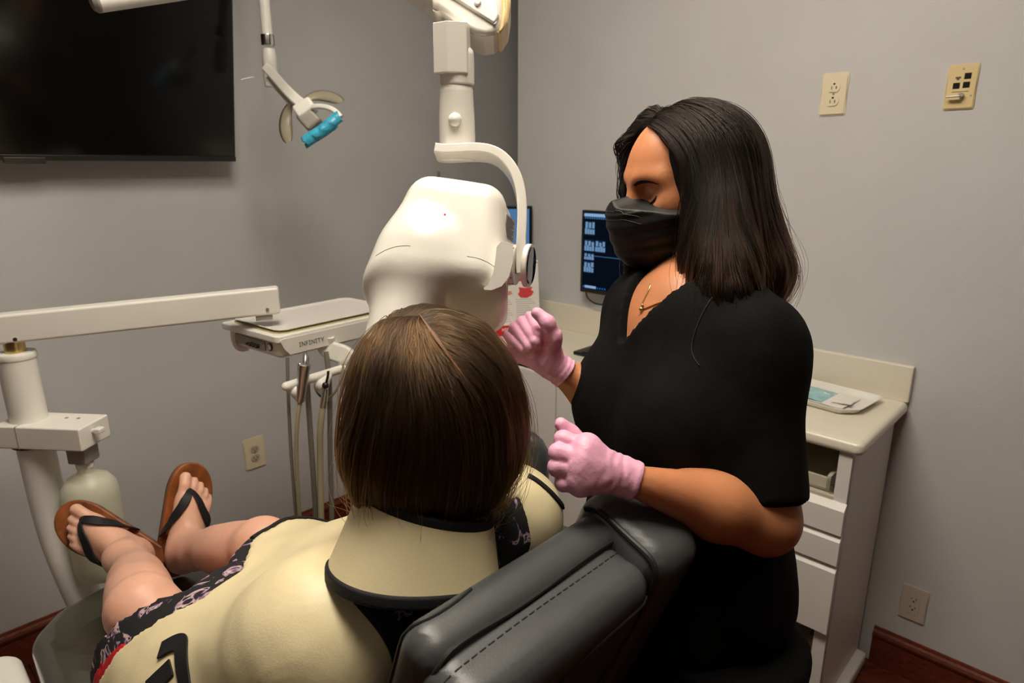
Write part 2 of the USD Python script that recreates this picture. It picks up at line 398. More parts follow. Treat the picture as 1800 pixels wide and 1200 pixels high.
o = duplex('wall_outlet', 'small cream duplex outlet low on the left wall above the sandals', place_L(1.132, .482), .088, .134, M_ivory, face=mat('greyed_receptacle', lin((196, 184, 160)), .4, .4))
P = place_R(1.7349, .268)
o = thing('wall_outlet', 'dim rectangular outlet low on the right wall beside the drawer cabinet', 'outlet', P[:3, 3])
part(o, 'plate', plate(.074, .118, .006, .004, .003), M_plate3, 40, M=P)
r = part(o, 'receptacle', plate(.034, .067, .0075, .002, .001), M_plate3, 30, M=P)
for sy in (.018, -.012):
    part(r, 'slot', [box(-.008, -.006, sy, sy + .007, .007, .0079), box(.0052, .0076, sy, sy + .006, .007, .0079), cyl((0, sy - .006, .007), (0, sy - .006, .0079), .0028, seg=12)], M_hole, False, M=P)
P = place_R(1.628, 1.8167)
o = thing('data_plate', 'beige data socket plate with a key sticking out, at the upper right', 'wall plate', P[:3, 3])
part(o, 'plate', plate(.070, .114, .006, .003, .003), M_ivory2, 40, M=P)
for x, y in ((.012, .026), (-.011, .003), (.0115, .004)): part(o, 'jack', [box(x - .0078, x + .0078, y - .0075, y + .0075, .0055, .0066)], M_hole, False, M=P)
part(o, 'jack', [box(-.0155, -.003, .021, .0255, .0055, .0066), box(-.012, -.0065, .017, .0212, .0055, .0066)], mat('brown_slot', (.10, .05, .035), .6), False, M=P)
part(o, 'groove', box(-.019, .019, -.0135, -.0115, .0055, .0063), mat('groove_grey', (.2, .16, .1), .6), False, M=P)
part(o, 'screw', cyl((0, .0445, .005), (0, .0445, .0068), .003, seg=14), M_steel, 30, M=P)
part(o, 'screw', cyl((.026, -.024, .005), (.026, -.024, .0066), .0022, seg=14), M_steel, 30, M=P)
k = part(o, 'key', [cyl((.005, -.022, .005), (.005, -.022, .020), .006, seg=20), rbox(-.026, .006, -.0275, -.0235, .018, .031, .0015)], M_steel, 35, M=P, label='small steel key in its lock')

# ---------------------------------------------------------------- television on the left wall
tilt = math.asin(.11 / .532); W, Hh, D = 1.23, .705, .045
Mt = WL @ frame((-1.124 - W / 2, -.10, 1.628), (1, 0, 0), (0, -math.sin(tilt), math.cos(tilt)), (0, -math.cos(tilt), -math.sin(tilt)))
tv = thing('television', 'large black flat television tilted down on the left wall', 'television', (Mt @ tr(0, Hh / 2))[:3, 3])
part(tv, 'body', rbox(-W / 2, W / 2, 0, Hh, -D, 0, .006), M_black, 35, M=Mt)
part(tv, 'screen', box(-W / 2 + .008, W / 2 - .008, .020, Hh - .008, -.002, .0012), M_screenoff, False, M=Mt)
part(tv, 'bezel', rbox(-W / 2 + .001, W / 2 - .001, .001, .017, -.004, .0035, .0015), mat('bezel_grey', (.018, .016, .014), .35), 35, M=Mt)
part(tv, 'sensor_bar', rbox(-.05, .05, -.008, .010, -.006, .005, .002), mat('sensor_grey', (.04, .038, .034), .35), 35, M=Mt)
part(tv, 'wall_bracket', [box(-.2, .2, .22, .50, -.075, -D), rbox(-.05, .05, .33, .42, -.17, -.07, .004)], M_black, False, M=Mt)

# ---------------------------------------------------------------- small hook rail on the left wall, half hidden by the tube head
A = WL @ np.array([-.115, -.001, 1.545, 1])
q = thing('wall_hook', 'tiny pale wall hook on the left wall beside the cream tube head', 'hook', A[:3])
part(q, 'stem', [rbox(-.123, -.108, -.008, -.001, 1.560, 1.590, .002, 6), rbox(-.119, -.112, -.006, -.001, 1.50, 1.562, .002, 6)], M_grey, 30, M=WL)
part(q, 'shelf_arm', rbox(-.16, -.07, -.03, -.001, 1.493, 1.503, .003, 6), M_white, 30, M=WL)
# ---------------------------------------------------------------- x-ray machine
def emis(name, color, st):
    return usdkit.material(stage, '/World/Looks/' + name, {'e': ('emission', {'color': color, 'strength': st})}, surface='e.emission')
SWV = at(803, 200, 1.06)                                    # swivel axis
xr = thing('x_ray_machine', 'cream dental x-ray tube head hanging from a jointed white arm', 'x-ray machine', SWV)
XA = nrm(DR * .55 + -NR * -.0 + np.array([.75, .1, 0]))     # direction of the arm's box section
sx, sy = SWV[0], SWV[1]
zs = lambda v: at(803, v, 1.06)[2]
def atz(u, v): return at(u, v, 1.06)
zb, zt_ = zs(262), zs(150)
part(xr, 'swivel', lathe([(0, zb - .0), (.0295, zb), (.0300, zb + .004), (.0290, (zb + zt_) / 2), (.0268, zt_ - .012), (.0272, zt_ - .010), (.0255, zt_ - .003), (.0235, zt_), (.0215, zt_ + .008), (0, zt_ + .008)], 48, tr(sx, sy)), M_cream, 40)
kn = nrm(EYE - SWV) * .0285; kz = zs(212)
kd = nrm(np.array([EYE[0] - sx - .12, EYE[1] - sy, 0]))
kp = np.array([sx, sy, kz]) + kd * .0275
part(xr, 'tension_knob', lathe([(0, 0), (.0105, 0), (.0105, .002), (.0098, .006), (.006, .0095), (0, .0105)], 28, look(kp, kd)), M_white, 40)
# boxy vertical arm over the swivel
zc0, zc1 = zs(148), zs(30)
hexa = [(-.034, -.018), (-.010, -.034), (.020, -.026), (.0245, -.004), (.010, .030), (-.024, .026)]
Pc = Polygon(hexa).buffer(-.003).buffer(.003)
lowP = Pc.intersection(Polygon([(-1, -1), (.06, -1), (.06, 1), (-1, 1)]))
part(xr, 'vertical_arm', slab(Pc, zc0 + .012, zs(52), .002, 4), M_cream, 30, M=tr(sx, sy))
part(xr, 'arm_sleeve', lathe([(0, 0), (.026, 0), (.0275, .003), (.0275, .045), (.0265, .052), (.018, .062), (0, .063)], 40, tr(sx + .002, sy, zt_ - .002)), M_cream, 40)
# scissor arm end at the top: a slanted housing with a side cover and a yellowed end cap
AD = 1.055; ao = at(830, 20, AD)
def facing(px): return Polygon([(((u - 830) / FPX) * AD, ((20 - v) / FPX) * AD) for u, v in px])
M_h = frame(ao, RT, UP, -FW)
def rounded(P, r): return P.buffer(-r).buffer(2 * r).buffer(-r)
def solid(px, z0, z1, b, r=.003):
    P = rounded(facing(px), r); P = max(getattr(P, 'geoms', [P]), key=lambda g: g.area)
    return [extrude(P, z1 - z0 - b, tr(0, 0, z0)), loft([(P, z1 - b - .0001), (P.buffer(-b * .3), z1 - b * .4), (P.buffer(-b), z1)])]
part(xr, 'arm_housing', solid([(560, -200), (800, -200), (862, -110), (884, -30), (884, 30), (879, 66), (868, 76), (850, 79), (828, 72), (777, 33), (770, 37), (764, 34), (765, 19), (742, 2), (620, -80)], -.040, .036, .008, .004), M_cream, 40, M=M_h)
part(xr, 'side_cover', solid([(700, -120), (820, -150), (858, -60), (869, -10), (878, 45), (872, 64), (845, 47), (790, 12), (748, -16)], .034, .0415, .003), M_white, 40, M=M_h)
part(xr, 'end_cap', solid([(862, -110), (880, -90), (897, -20), (898, 22), (893, 54), (882, 72), (870, 77), (880, 62), (883, 30), (877, -20)], -.038, .034, .006), M_yellow, 40, M=M_h, label='yellowed end cap of the arm')
part(xr, 'cover_screw', lathe([(0, 0), (.0058, 0), (.0058, .002), (.004, .0045), (0, .005)], 24, M_h @ tr((842 - 830) / FPX * AD, (20 - 28) / FPX * AD, .041)), M_white, 40)
pt0 = at(640, -170, AD)
part(xr, 'ceiling_post', cyl(pt0 - Z * .10, (pt0[0], pt0[1], CEIL - .001), .026), M_cream, 35)
# yoke: flat strap out from under the swivel and down to the pivot
yk = spline(ats((768, 268, 1.045), (835, 268, 1.045), (872, 275, 1.045), (904, 308, 1.045), (916, 350, 1.045), (916, 420, 1.045), (916, 482, 1.045)), 60)
cen = yk[:24].mean(0)
part(xr, 'yoke', sweep(yk, rrect(.060, .0155, .0025), ups=np.array([nrm(np.cross(t, -FW)) for t in np.gradient(yk, axis=0)])), M_cream, 40)
part(xr, 'yoke_base', slab(affinity.translate(Point(0, 0).buffer(.036, 24), sx, sy), zs(283), zs(262), .004, 5), M_cream, 40)
# the tube head
HX0, HX1 = at(772, 545, .985), at(806, 340, 1.02)
hz_ = nrm(HX1 - HX0); hx_ = nrm(np.cross(FW, hz_)); hy_ = np.cross(hz_, hx_)
hx_ = nrm(hx_); MH = frame((HX0 + HX1) / 2, hx_, hy_, hz_)          # x right in the picture, y away, z up along the head
MHi = np.linalg.inv(MH)
def f_head(p):
    q = p @ MHi[:3, :3].T + MHi[:3, 3]
    s = np.clip((q[:, 2] + .085) / .19, 0, 1.05)
    w = .108 - .038 * s; off = -.004 + .008 * s                       # narrower towards the top
    q2 = q.copy(); q2[:, 0] = (q[:, 0] - off) * (.09 / w)
    q2[:, 1] = q[:, 1] - .006 - .015 * s
    d = rbx(q2, (0, .0, -.004), (.09, .082, .112), .040)
    ch = (q[:, 1] + .080) * -.60 + (q[:, 2] + .046) * -.80
    bs = (at(869, 432, 1.035) - (HX0 + HX1) / 2) @ np.stack([hx_, hy_, hz_], 1)
    d = smin(d, ell(q, bs, (.026, .045, .056)), .030)
    d = smax(d, ch, .016)
    ns = many(.02, rcone(q, (-.040, -.034, -.02), (-.050, -.040, -.20), .034, .036), rcone(q, (-.058, -.028, -.02), (-.066, -.034, -.20), .030, .032))
    d = smin(d, ns, .05)
    return smax(d, q[:, 2] - .108 + .9 * q[:, 0] ** 2, .02)
c0 = MH[:3, 3]
part(xr, 'tube_head', sdf_mesh(f_head, c0 - .2, c0 + .2, .0035), M_cream, True)
for sgn, xs in ((-1, np.linspace(-.094, -.045, 12)), (1, np.linspace(.035, .082, 12))):
    pts = []
    for x in xs:
        a = MH @ np.array([x, -.2, -.027 - (.012 * (max(0, abs(x) - .04) / .045) ** 2), 1]); a = a[:3]
        for _ in range(40): a = a + hy_ * f_head(a[None])[0] * .8
        pts.append(a)
    part(xr, 'seam', tube(np.array(pts), .00045, 6), M_grey, 30)
def on_head(u, v, out=0.0):
    a = at(u, v, .7); r = nrm(a - EYE)
    for _ in range(80): a = a + r * f_head(a[None])[0] * .8
    e = 1e-3; n = nrm(np.array([f_head((a + e * k)[None])[0] - f_head((a - e * k)[None])[0] for k in np.eye(3)]))
    return a + n * out, n
a, n = on_head(782, 377); part(xr, 'indicator_dot', lathe([(0, -.002), (.0018, -.002), (.0016, .0006), (0, .0008)], 12, look(a, n)), M_red, 30)
a, n = on_head(893, 402)
lab_n = nrm(n * .6 + RT * .4 + -FW * .5); ML = look(a + lab_n * .003, lab_n, up=hz_)
lb = part(xr, 'rating_label', plate(.026, .036, .0008, .001, .0003), mat('label_silver', lin((150, 152, 150)), .4, .5), 30, M=ML)
part(lb, 'print', [box(-.011, -.011 + w, y - .0006, y + .0006, .0007, .0010) for y, w in zip(np.linspace(-.015, .015, 13), (.02, .022, .017, .021, .019, .022, .015, .021, .02, .018, .022, .02, .014))], M_ink, False, M=ML)
pv = at(905, 465, 1.035)
pd = nrm(RT * .97 - np.array([0, .25, 0]) - np.array([0, 0, .03]))
MP = look(pv - pd * .0125, pd, up=Z)
fp0, _ = on_head(872, 480)
fd = float((fp0 - EYE) @ FW) - .006
fpl = np.array([at(u, v, fd) for u, v in ((873, 434), (880, 426), (892, 425), (902, 430), (901, 462), (895, 486), (882, 503), (864, 510), (845, 509), (858, 501), (867, 480), (871, 456))])
fc = fpl.mean(0); MFl = frame(fc, RT, UP, -FW)
part(xr, 'pivot_flange', extrude(Polygon([((p - fc) @ RT, (p - fc) @ UP) for p in fpl]).buffer(-.002).buffer(.002), .030, MFl @ tr(0, 0, -.027)), M_cream, 30)
part(xr, 'pivot_boss', cyl(pv - pd * .06, pv - pd * .008, .027, .029), M_cream, 40)
dl_ = part(xr, 'angle_dial', lathe([(0, 0), (.0315, 0), (.0325, .001), (.0325, .016), (.0315, .017), (0, .017)], 56, MP), M_cream, 30)
tk = []
for i in range(48):
    t = 2 * math.pi * i / 48; ln = .0085 if i % 4 == 0 else .005
    b = box(.0323, .0328, -.0003, .0003, .001, .001 + ln); b.apply_transform(trimesh.transformations.rotation_matrix(t, (0, 0, 1))); tk.append(b)
part(dl_, 'tick_marks', tk, M_ink, False, M=MP)
dg = []
for i, s in enumerate(('20', '10', '0', '10', '20', '30', '40', '50', '60', '70', '80', '90')):
    t = 2 * math.pi * i / 12
    Q = MP @ trimesh.transformations.rotation_matrix(t, (0, 0, 1)) @ frame((.0324, -.0018, .0105), (0, 0, 1), (0, 1, 0), (1, 0, 0))
    Q = MP @ trimesh.transformations.rotation_matrix(t, (0, 0, 1)) @ frame((.0323, .0016, .0102), (0, 0, 1), (0, -1, 0), (1, 0, 0))
    dg.append(text(s, .0028, Q))
part(dl_, 'numbers', dg, M_ink, False)
part(xr, 'pivot_ring', lathe([(0, .030), (.0335, .030), (.0345, .032), (.0345, .037), (.0330, .0385), (0, .0385)], 48, MP), M_cream, 35)
part(xr, 'pivot_cap', lathe([(0, .038), (.0305, .038), (.0295, .0405), (.018, .0415), (0, .042)], 48, MP), mat('blue_black_cap', (.004, .010, .03), .08, .8, coat=.5), 35, label='glossy dark blue pivot cap')

# ---------------------------------------------------------------- dental operating light
LP0 = at(459, -60, 2.0); lx, ly = LP0[0], LP0[1]
lz = lambda v: at(458, v, 2.0)[2]
dlamp = thing('dental_light', 'white dental operating light on a hanging post right of the television', 'dental light', (lx, ly, lz(80)))
part(dlamp, 'post', cyl((lx, ly, lz(60)), (lx, ly, CEIL - .001), .0165), M_white, 35)
part(dlamp, 'collar', lathe([(0, 0), (.0195, 0), (.0205, .002), (.0205, .030), (.0195, .032), (0, .032)], 36, tr(lx, ly, lz(74))), M_chrome, 35)
part(dlamp, 'joint', lathe([(0, 0), (.0215, 0), (.0225, .003), (.0225, .09), (.0195, .102), (.0185, .113), (0, .113)], 36, tr(lx, ly, lz(146))), M_white, 35)
part(dlamp, 'lever', tube(ats((424, 141, 1.98), (434, 138, 1.985), (446, 136, 2.0)), .0026, 8), M_white, 35)
a1 = spline(ats((469, 120, 1.98), (484, 136, 1.965), (510, 165, 1.94), (540, 190, 1.92)), 24)
part(dlamp, 'spring_arm', sweep(a1, rrect(.030, .030, .007), scale=np.linspace(.95, 1.08, 24), ups=-FW), M_white, 35)
part(dlamp, 'link_rod', sweep(spline(ats((470, 138, 1.985), (492, 160, 1.97), (512, 184, 1.95)), 16), rrect(.016, .013, .004), ups=-FW), M_white, 35)
part(dlamp, 'swivel_block', [rbox(-.030, .030, -.020, .020, -.024, .024, .008)], M_white, 35, M=frame(at(537, 192, 1.92), nrm(at(560, 178, 1.92) - at(520, 205, 1.92)), nrm(np.cross(-FW, at(560, 178, 1.92) - at(520, 205, 1.92))), -FW))
part(dlamp, 'lamp_housing', [rbox(-.026, .026, -.030, .030, -.03, .03, .010), box(-.016, .016, -.006, -.004, .0295, .0305), box(-.016, .016, 0, .002, .0295, .0305)], M_grey, 35, M=frame(at(546, 212, 1.93), nrm(at(560, 200, 1.93) - at(535, 222, 1.93)), nrm(np.cross(-FW, at(560, 200, 1.93) - at(535, 222, 1.93))), -FW))
M_refl = usdkit.material(stage, '/World/Looks/reflector_shell', {'p': ('principled_bsdf', {'base_color': lin((166, 158, 140)), 'roughness': .35}), 't': ('translucent_bsdf', {'color': lin((200, 185, 140))}), 'm': ('mix_closure', {'fac': .25})}, [('p.BSDF', 'm.closure1'), ('t.BSDF', 'm.closure2')], surface='m.closure')
def wing(pts, w0):
    P = spline(pts, 26); s = np.sin(np.linspace(.35, math.pi - .25, 26)) ** .6
    up = nrm(-FW + UP * .3)
    return sweep(P, np.array([(-.5 * w0, 0), (-.25 * w0, .004), (0, .006), (.25 * w0, .004), (.5 * w0, 0), (.25 * w0, .001), (0, .003), (-.25 * w0, .001)]), ups=up, scale=s)
part(dlamp, 'reflector', wing(ats((538, 176, 1.93), (560, 168, 1.94), (585, 172, 1.93), (600, 180, 1.90)), .040), M_refl, True)
part(dlamp, 'reflector', wing(ats((512, 182, 1.95), (503, 205, 1.96), (503, 232, 1.95), (508, 250, 1.92)), .040), M_refl, True)
hd = spline(ats((548, 188, 1.90), (572, 188, 1.88), (590, 196, 1.865), (599, 206, 1.86)), 20)
part(dlamp, 'handle', sweep(hd, rrect(.015, .012, .005), ups=-FW), M_white, 35)
bl = spline(ats((597, 204, 1.855), (582, 216, 1.85), (562, 232, 1.85), (540, 246, 1.855), (536, 250, 1.855)), 40)
def rag(P, r, seed):
    V = sweep(P, circ(r, 20, r * .85), ups=-FW)
    V.vertices += (meshkit.fbm(V.vertices * 60, 3, seed)[:, None] - .5) * .014 * np.array([1, 1, 1])
    return V
wr = part(dlamp, 'barrier_cover', [rag(bl, .0165, 4), rag(spline(ats((592, 220, 1.86), (570, 236, 1.86), (548, 250, 1.86), (537, 257, 1.86)), 30), .007, 9)], mat('blue_film', lin((62, 168, 200)), .3, .5, noise=.25, nscale=60, bump=.6, bscale=90), True, label='crumpled blue protective cover on the handle')

# ---------------------------------------------------------------- white tube arm across the top of the television
ta0, ta1 = at(168, 2, 1.45), at(420, -34, 1.62)
la = thing('white_tube_fixture', 'white tube fixture end crossing the top of the television', 'light fixture', ta0)
td = nrm(ta1 - ta0)
part(la, 'tube', cyl(ta0, ta0 + td * .62, .0245), M_white, 35)
part(la, 'end_cap', lathe([(0, -.012), (.018, -.010), (.0245, -.002), (.0249, .0), (.0249, .004), (0, .004)], 36, look(ta0, td)), M_grey, 35)
rt = ta0 + td * .60
part(la, 'drop_tube', cyl(rt, (rt[0], rt[1], CEIL - .001), .02), M_white, 35)

# ---------------------------------------------------------------- delivery unit on its post at the left
PO = at(28, 620, 1.5); px, py = PO[0], PO[1]
du = thing('delivery_unit', 'white dental delivery arm with post, tray head and instrument holder', 'dental unit', (px, py, 0))
zp = at(28, 618, 1.5)[2]; zblk = at(40, 770, 1.5)[2]
bend = [(px, py, zp - .002), (px, py, zp - .2), (px + .002, py, zblk - .1), (px + .012, py - .004, .74), (px + .045, py - .02, .62), (px + .10, py - .05, .50), (px + .15, py - .08, .36), (px + .16, py - .085, .12)]
part(du, 'post', sweep(spline(bend, 60), circ(.0385, 32), ups=DR), M_white, 35)
part(du, 'post_collar', lathe([(0, 0), (.0385, 0), (.0405, .003), (.0405, .012), (.038, .016), (0, .016)], 36, tr(px, py, zp - .016)), M_white, 35)
part(du, 'pivot', lathe([(0, 0), (.021, 0), (.021, .035), (0, .035)], 28, tr(px, py, zp)), M_brass, 35)
part(du, 'floor_box', rbox(px - .02, px + .34, py - .22, py + .05, 0, .14, .02), M_white, 35)
bm0, bm1 = np.array([px, py, zp + .058]), at(491, 526, 1.66)
bdir = nrm(bm1 - bm0); Mb = frame(bm0, bdir, np.cross(Z, bdir), Z)
Lb = np.linalg.norm(bm1 - bm0)
part(du, 'beam', rbox(-.16, Lb, -.022, .022, -.034, .034, .007), M_white, 35, M=Mb)
for x in (.012, Lb - .03): part(du, 'screw', cyl((x, -.0225, -.024 if x < .1 else -.018), (x, -.0245, -.024 if x < .1 else -.018), .0042, seg=16), M_brass if x < .1 else M_steel, 30, M=Mb)
part(du, 'beam_pivot', [cyl((Lb - .045, 0, -.046), (Lb - .045, 0, -.03), .014), box(Lb - .06, Lb - .02, -.016, .016, -.046, -.033)], M_grey, 30, M=Mb)
# valve block that carries the bottle
bk0 = at(40, 782, 1.5); vd = nrm(NR * -.85 + DR * .52); vd = nrm(at(160, 755, 1.47) - at(30, 785, 1.5)); vd[2] = 0; vd = nrm(vd)
Mv = frame((px, py, zblk), vd, np.cross(Z, vd), Z)
part(du, 'valve_block', rbox(-.052, .165, -.052, .045, -.028, .028, .004), M_white, 35, M=Mv)
part(du, 'block_seam', box(-.0008, .0008, -.0527, -.03, -.028, .0285), M_grey, False, M=Mv @ tr(.008, 0))
part(du, 'toggle', [cyl((.165, -.012, .008), (.176, -.012, .010), .005, seg=14), rbox(.174, .190, -.022, -.002, .004, .017, .003)], M_white, 30, M=Mv)
for x in (.085, .115): part(du, 'screw', lathe([(0, .0275), (.004, .0275), (.004, .0292), (0, .0292)], 14, Mv @ tr(x, .012)), M_grey, 30)
part(du, 'clamp_ring', lathe([(0, -.006), (.046, -.006), (.046, .0), (0, .0)], 36, Mv @ tr(0, 0, -.028)), M_black, 35)
part(du, 'bottle_socket', rbox(.098, .146, -.026, .022, -.075, -.028, .004), M_grey, 35, M=Mv)
bc = (Mv @ np.array([.122, -.002, 0, 1]))[:3]
# water bottle
M_bot = usdkit.material(stage, '/World/Looks/milky_bottle', {'p': ('principled_bsdf', {'base_color': lin((232, 230, 212)), 'roughness': .4}), 't': ('translucent_bsdf', {'color': lin((236, 234, 216))}), 'm': ('mix_closure', {'fac': .4})}, [('p.BSDF', 'm.closure1'), ('t.BSDF', 'm.closure2')], surface='m.closure')
wb = thing('water_bottle', 'milky plastic water bottle hanging under the white valve block', 'bottle', bc - np.array([0, 0, .40]))
bz = zblk - .077
prof = [(0, bz), (.018, bz), (.018, bz - .022), (.024, bz - .030), (.045, bz - .042), (.058, bz - .062), (.0615, bz - .09), (.062, bz - .26), (.0605, bz - .285), (.056, bz - .30), (.046, bz - .305), (.038, bz - .296), (0, bz - .292)]
part(wb, 'body', lathe(prof[::-1], 44, tr(bc[0], bc[1])), M_bot, 50)
part(wb, 'neck', lathe([(0, bz - .012), (.0195, bz - .012), (.0195, bz + .0), (0, bz + .0)], 32, tr(bc[0], bc[1])), M_white, 35)

# tray head
TF = hz_pt = at(487, 594, 1.58)          # its front upper corner
tx, ty = -NR.copy(), DR.copy()           # long axis (to the right along the left wall), and towards the viewer
tx = nrm(at(655, 553, 1.80) - TF); tx[2] = 0; tx = nrm(tx); ty = np.cross(tx, Z)
ty_ = -ty
MT = frame(TF, tx, np.cross(Z, tx), Z)   # x along the lettered side, y away from the viewer
TL, TW = .40, .245
zb_ = 0
top = Polygon([(0, 0), (TL, 0), (TL, TW), (-.006, TW), (-.012, TW - .02), (-.002, .006)])
part(du, 'tray_head', slab(Polygon([(0.004, .004), (TL, .004), (TL, TW), (.0, TW)]).buffer(-.02).buffer(.02), -.058, -.003, .016), M_white, 40, M=MT)
part(du, 'tray_head_lid', slab(Polygon([(-.006, -.008), (TL + .004, -.008), (TL + .004, TW + .008), (-.012, TW + .008)]).buffer(-.012).buffer(.012), -.014, .004, .004, 5), M_white, 40, M=MT)
fp = extrude(Polygon([(0.0, -.004), (TL, -.004), (TL, -.046), (.026, -.046), (.012, -.030)]).buffer(-.004).buffer(.004), .006); fp.apply_transform(frame((0, -.004, 0), (1, 0, 0), (0, 0, 1), (0, -1, 0)))
fpp = part(du, 'front_fascia', fp, M_cream, 30, M=MT)
part(fpp, 'lettering', text('INFINITY', .0115, MT @ frame((.052, -.0101, -.032), (1, 0, 0), (0, 0, 1), (0, -1, 0))), M_ink, False, label='grey INFINITY lettering')
mt_o = Polygon([(.012, .010), (TL - .012, .010), (TL - .012, TW - .006), (.012, TW - .006)]).buffer(-.025).buffer(.025)
def pan(P, z, h, flare):
    n = 64; V, f = [], []
    lv = [(P.buffer(-flare - .004), z), (P.buffer(-flare), z + .002), (P, z + h), (P.buffer(-.0035), z + h + .0005), (P.buffer(-flare - .0035), z + .004), (P.buffer(-flare - .009), z + .0025)]
    return loft(lv)
part(du, 'tray_mat', loft([(mt_o.buffer(.0025), .0035), (mt_o.buffer(.0025), .0062)]), mat('olive_rim', lin((190, 178, 130)), .5), 35, M=MT)
part(du, 'instrument_tray', pan(mt_o, .006, .007, .008), mat('tray_white', lin((226, 220, 216)), .3, .5), 35, M=MT)
# control end
part(du, 'end_recess', rbox(-.003, .004, .06, TW - .03, -.044, -.018, .003, 8), mat('recess_grey', lin((150, 142, 128)), .5), 30, M=MT)
for y, s in ((.13, .6), (.115, 1), (.10, 1), (.085, 1)): part(du, 'valve_knob', cyl((.0, y, -.034), (-.012, y, -.034), .0052 * s, seg=14, bev=.001), M_black, 30, M=MT)
part(du, 'gauge', lathe([(0, 0), (.0105, 0), (.0105, .003), (.0085, .0035), (0, .0032)], 28, MT @ frame((.0035, .040, -.030), (0, 1, 0), (0, 0, -1), (-1, 0, 0))), M_black, 30)
part(du, 'gauge_face', lathe([(0, .0034), (.007, .0034), (.007, .0040), (0, .0040)], 28, MT @ frame((.0035, .040, -.030), (0, 1, 0), (0, 0, -1), (-1, 0, 0))), M_white, 30)
hnd = spline((MT @ np.c_[np.array([(.010, TW - .04, -.012), (.006, TW - .035, -.035), (.010, TW - .035, -.055), (.03, TW - .04, -.060)]), np.ones(4)].T)[:3].T, 20)
part(du, 'grip', sweep(hnd, rrect(.03, .014, .005)), M_white, 35)
# holder bar under the tray
h0, h1 = at(503, 679, 1.56), at(612, 650, 1.70); h1[2] = h0[2] + .004
hb = spline([h0, (h0 + h1) / 2, h1], 20)
part(du, 'holder_bar', [sweep(hb, circ(.011, 20)), verts(manifold3d.Manifold.sphere(.011, 20).translate(tuple(h0)))], M_white, 35)
hs = spline(np.array([h1, h1 + [-.004, 0, .03], at(588, 618, 1.70), at(572, 604, 1.70) + [0, 0, .02]]), 16)
part(du, 'holder_strut', sweep(hs, rrect(.05, .026, .008), ups=-FW), M_white, 35)
def holder(u, v, d):
    c = at(u, v, d); c[2] = h0[2] - .018
    m = verts(manifold3d.Manifold.batch_hull([manifold3d.Manifold.sphere(.017, 16).translate(tuple(c)), manifold3d.Manifold.sphere(.010, 16).translate(tuple(c + [.012, .02, .016])), manifold3d.Manifold.sphere(.008, 16).translate(tuple(c + [.004, .0, -.022]))]))
    return part(du, 'handpiece_holder', m, M_white, 40)
holder(523, 700, 1.585); holder(566, 686, 1.635)
M_hose = mat('grey_hose', lin((118, 112, 100)), .45, .4)
M_hose2 = mat('pale_hose', lin((160, 152, 122)), .45, .4)
def hose(pts, r, m, owner): return part(owner, 'hose', tube(np.array(pts), r, 10, 50), m, 40)
hose([at(505, 628, 1.60), at(507, 700, 1.61), at(512, 800, 1.63), at(520, 900, 1.66), at(527, 960, 1.70)], .0042, M_hose, du)
hp = thing('handpiece', 'steel air syringe handpiece hanging in the left holder slot', 'dental handpiece', at(532, 660, 1.57))
q0, q1 = at(535, 640, 1.555), at(528, 705, 1.575)
part(hp, 'body', lathe([(0, 0), (.010, 0), (.0115, .012), (.0125, .05), (.016, .085), (.016, .094), (.010, .098), (0, .099)], 24, look(q1, q0 - q1, up=(0, 1, 0))), M_steel, 35)
part(hp, 'button', [verts(manifold3d.Manifold.sphere(.0055, 14).translate(tuple(at(527, 641, 1.545)))), verts(manifold3d.Manifold.sphere(.0055, 14).translate(tuple(at(541, 640, 1.56))))], M_chrome, 40)
part(hp, 'nozzle', tube(ats((536, 638, 1.556), (537, 630, 1.56), (537, 622, 1.57)), .006, 12), M_steel, 35)
hose([q1, at(526, 715, 1.575), at(521, 800, 1.60), at(524, 870, 1.63), at(530, 950, 1.68)], .0052, M_hose2, hp)
hp = thing('handpiece', 'slim handpiece with dark tip in the right holder slot', 'dental handpiece', at(570, 690, 1.62))
q0, q1 = at(574, 672, 1.62), at(568, 716, 1.63)
part(hp, 'body', lathe([(0, 0), (.0085, 0), (.009, .02), (.0075, .045), (.006, .05), (0, .051)], 20, look(q1, q0 - q1, up=(0, 1, 0))), M_steel, 35)
part(hp, 'tip', [tube(ats((573, 674, 1.62), (576, 662, 1.615), (577, 652, 1.612)), .0032, 10), verts(manifold3d.Manifold.sphere(.0085, 16).translate(tuple(at(572, 677, 1.612))))], M_black, 35)
hose([q1, at(565, 735, 1.63), at(563, 800, 1.65), at(564, 880, 1.67), at(567, 960, 1.70)], .0078, M_hose2, hp)
hose([at(538, 625, 1.62), at(541, 690, 1.64), at(547, 780, 1.65), at(553, 870, 1.68), at(558, 960, 1.72)], .0068, M_hose, du)
hose([at(573, 618, 1.68), at(578, 660, 1.68), at(580, 760, 1.69), at(582, 860, 1.71), at(584, 960, 1.74)], .0066, M_hose, du)
hose([at(596, 640, 1.70), at(588, 690, 1.66), at(572, 700, 1.66), at(558, 690, 1.66), at(555, 672, 1.67)], .003, M_hose, du)

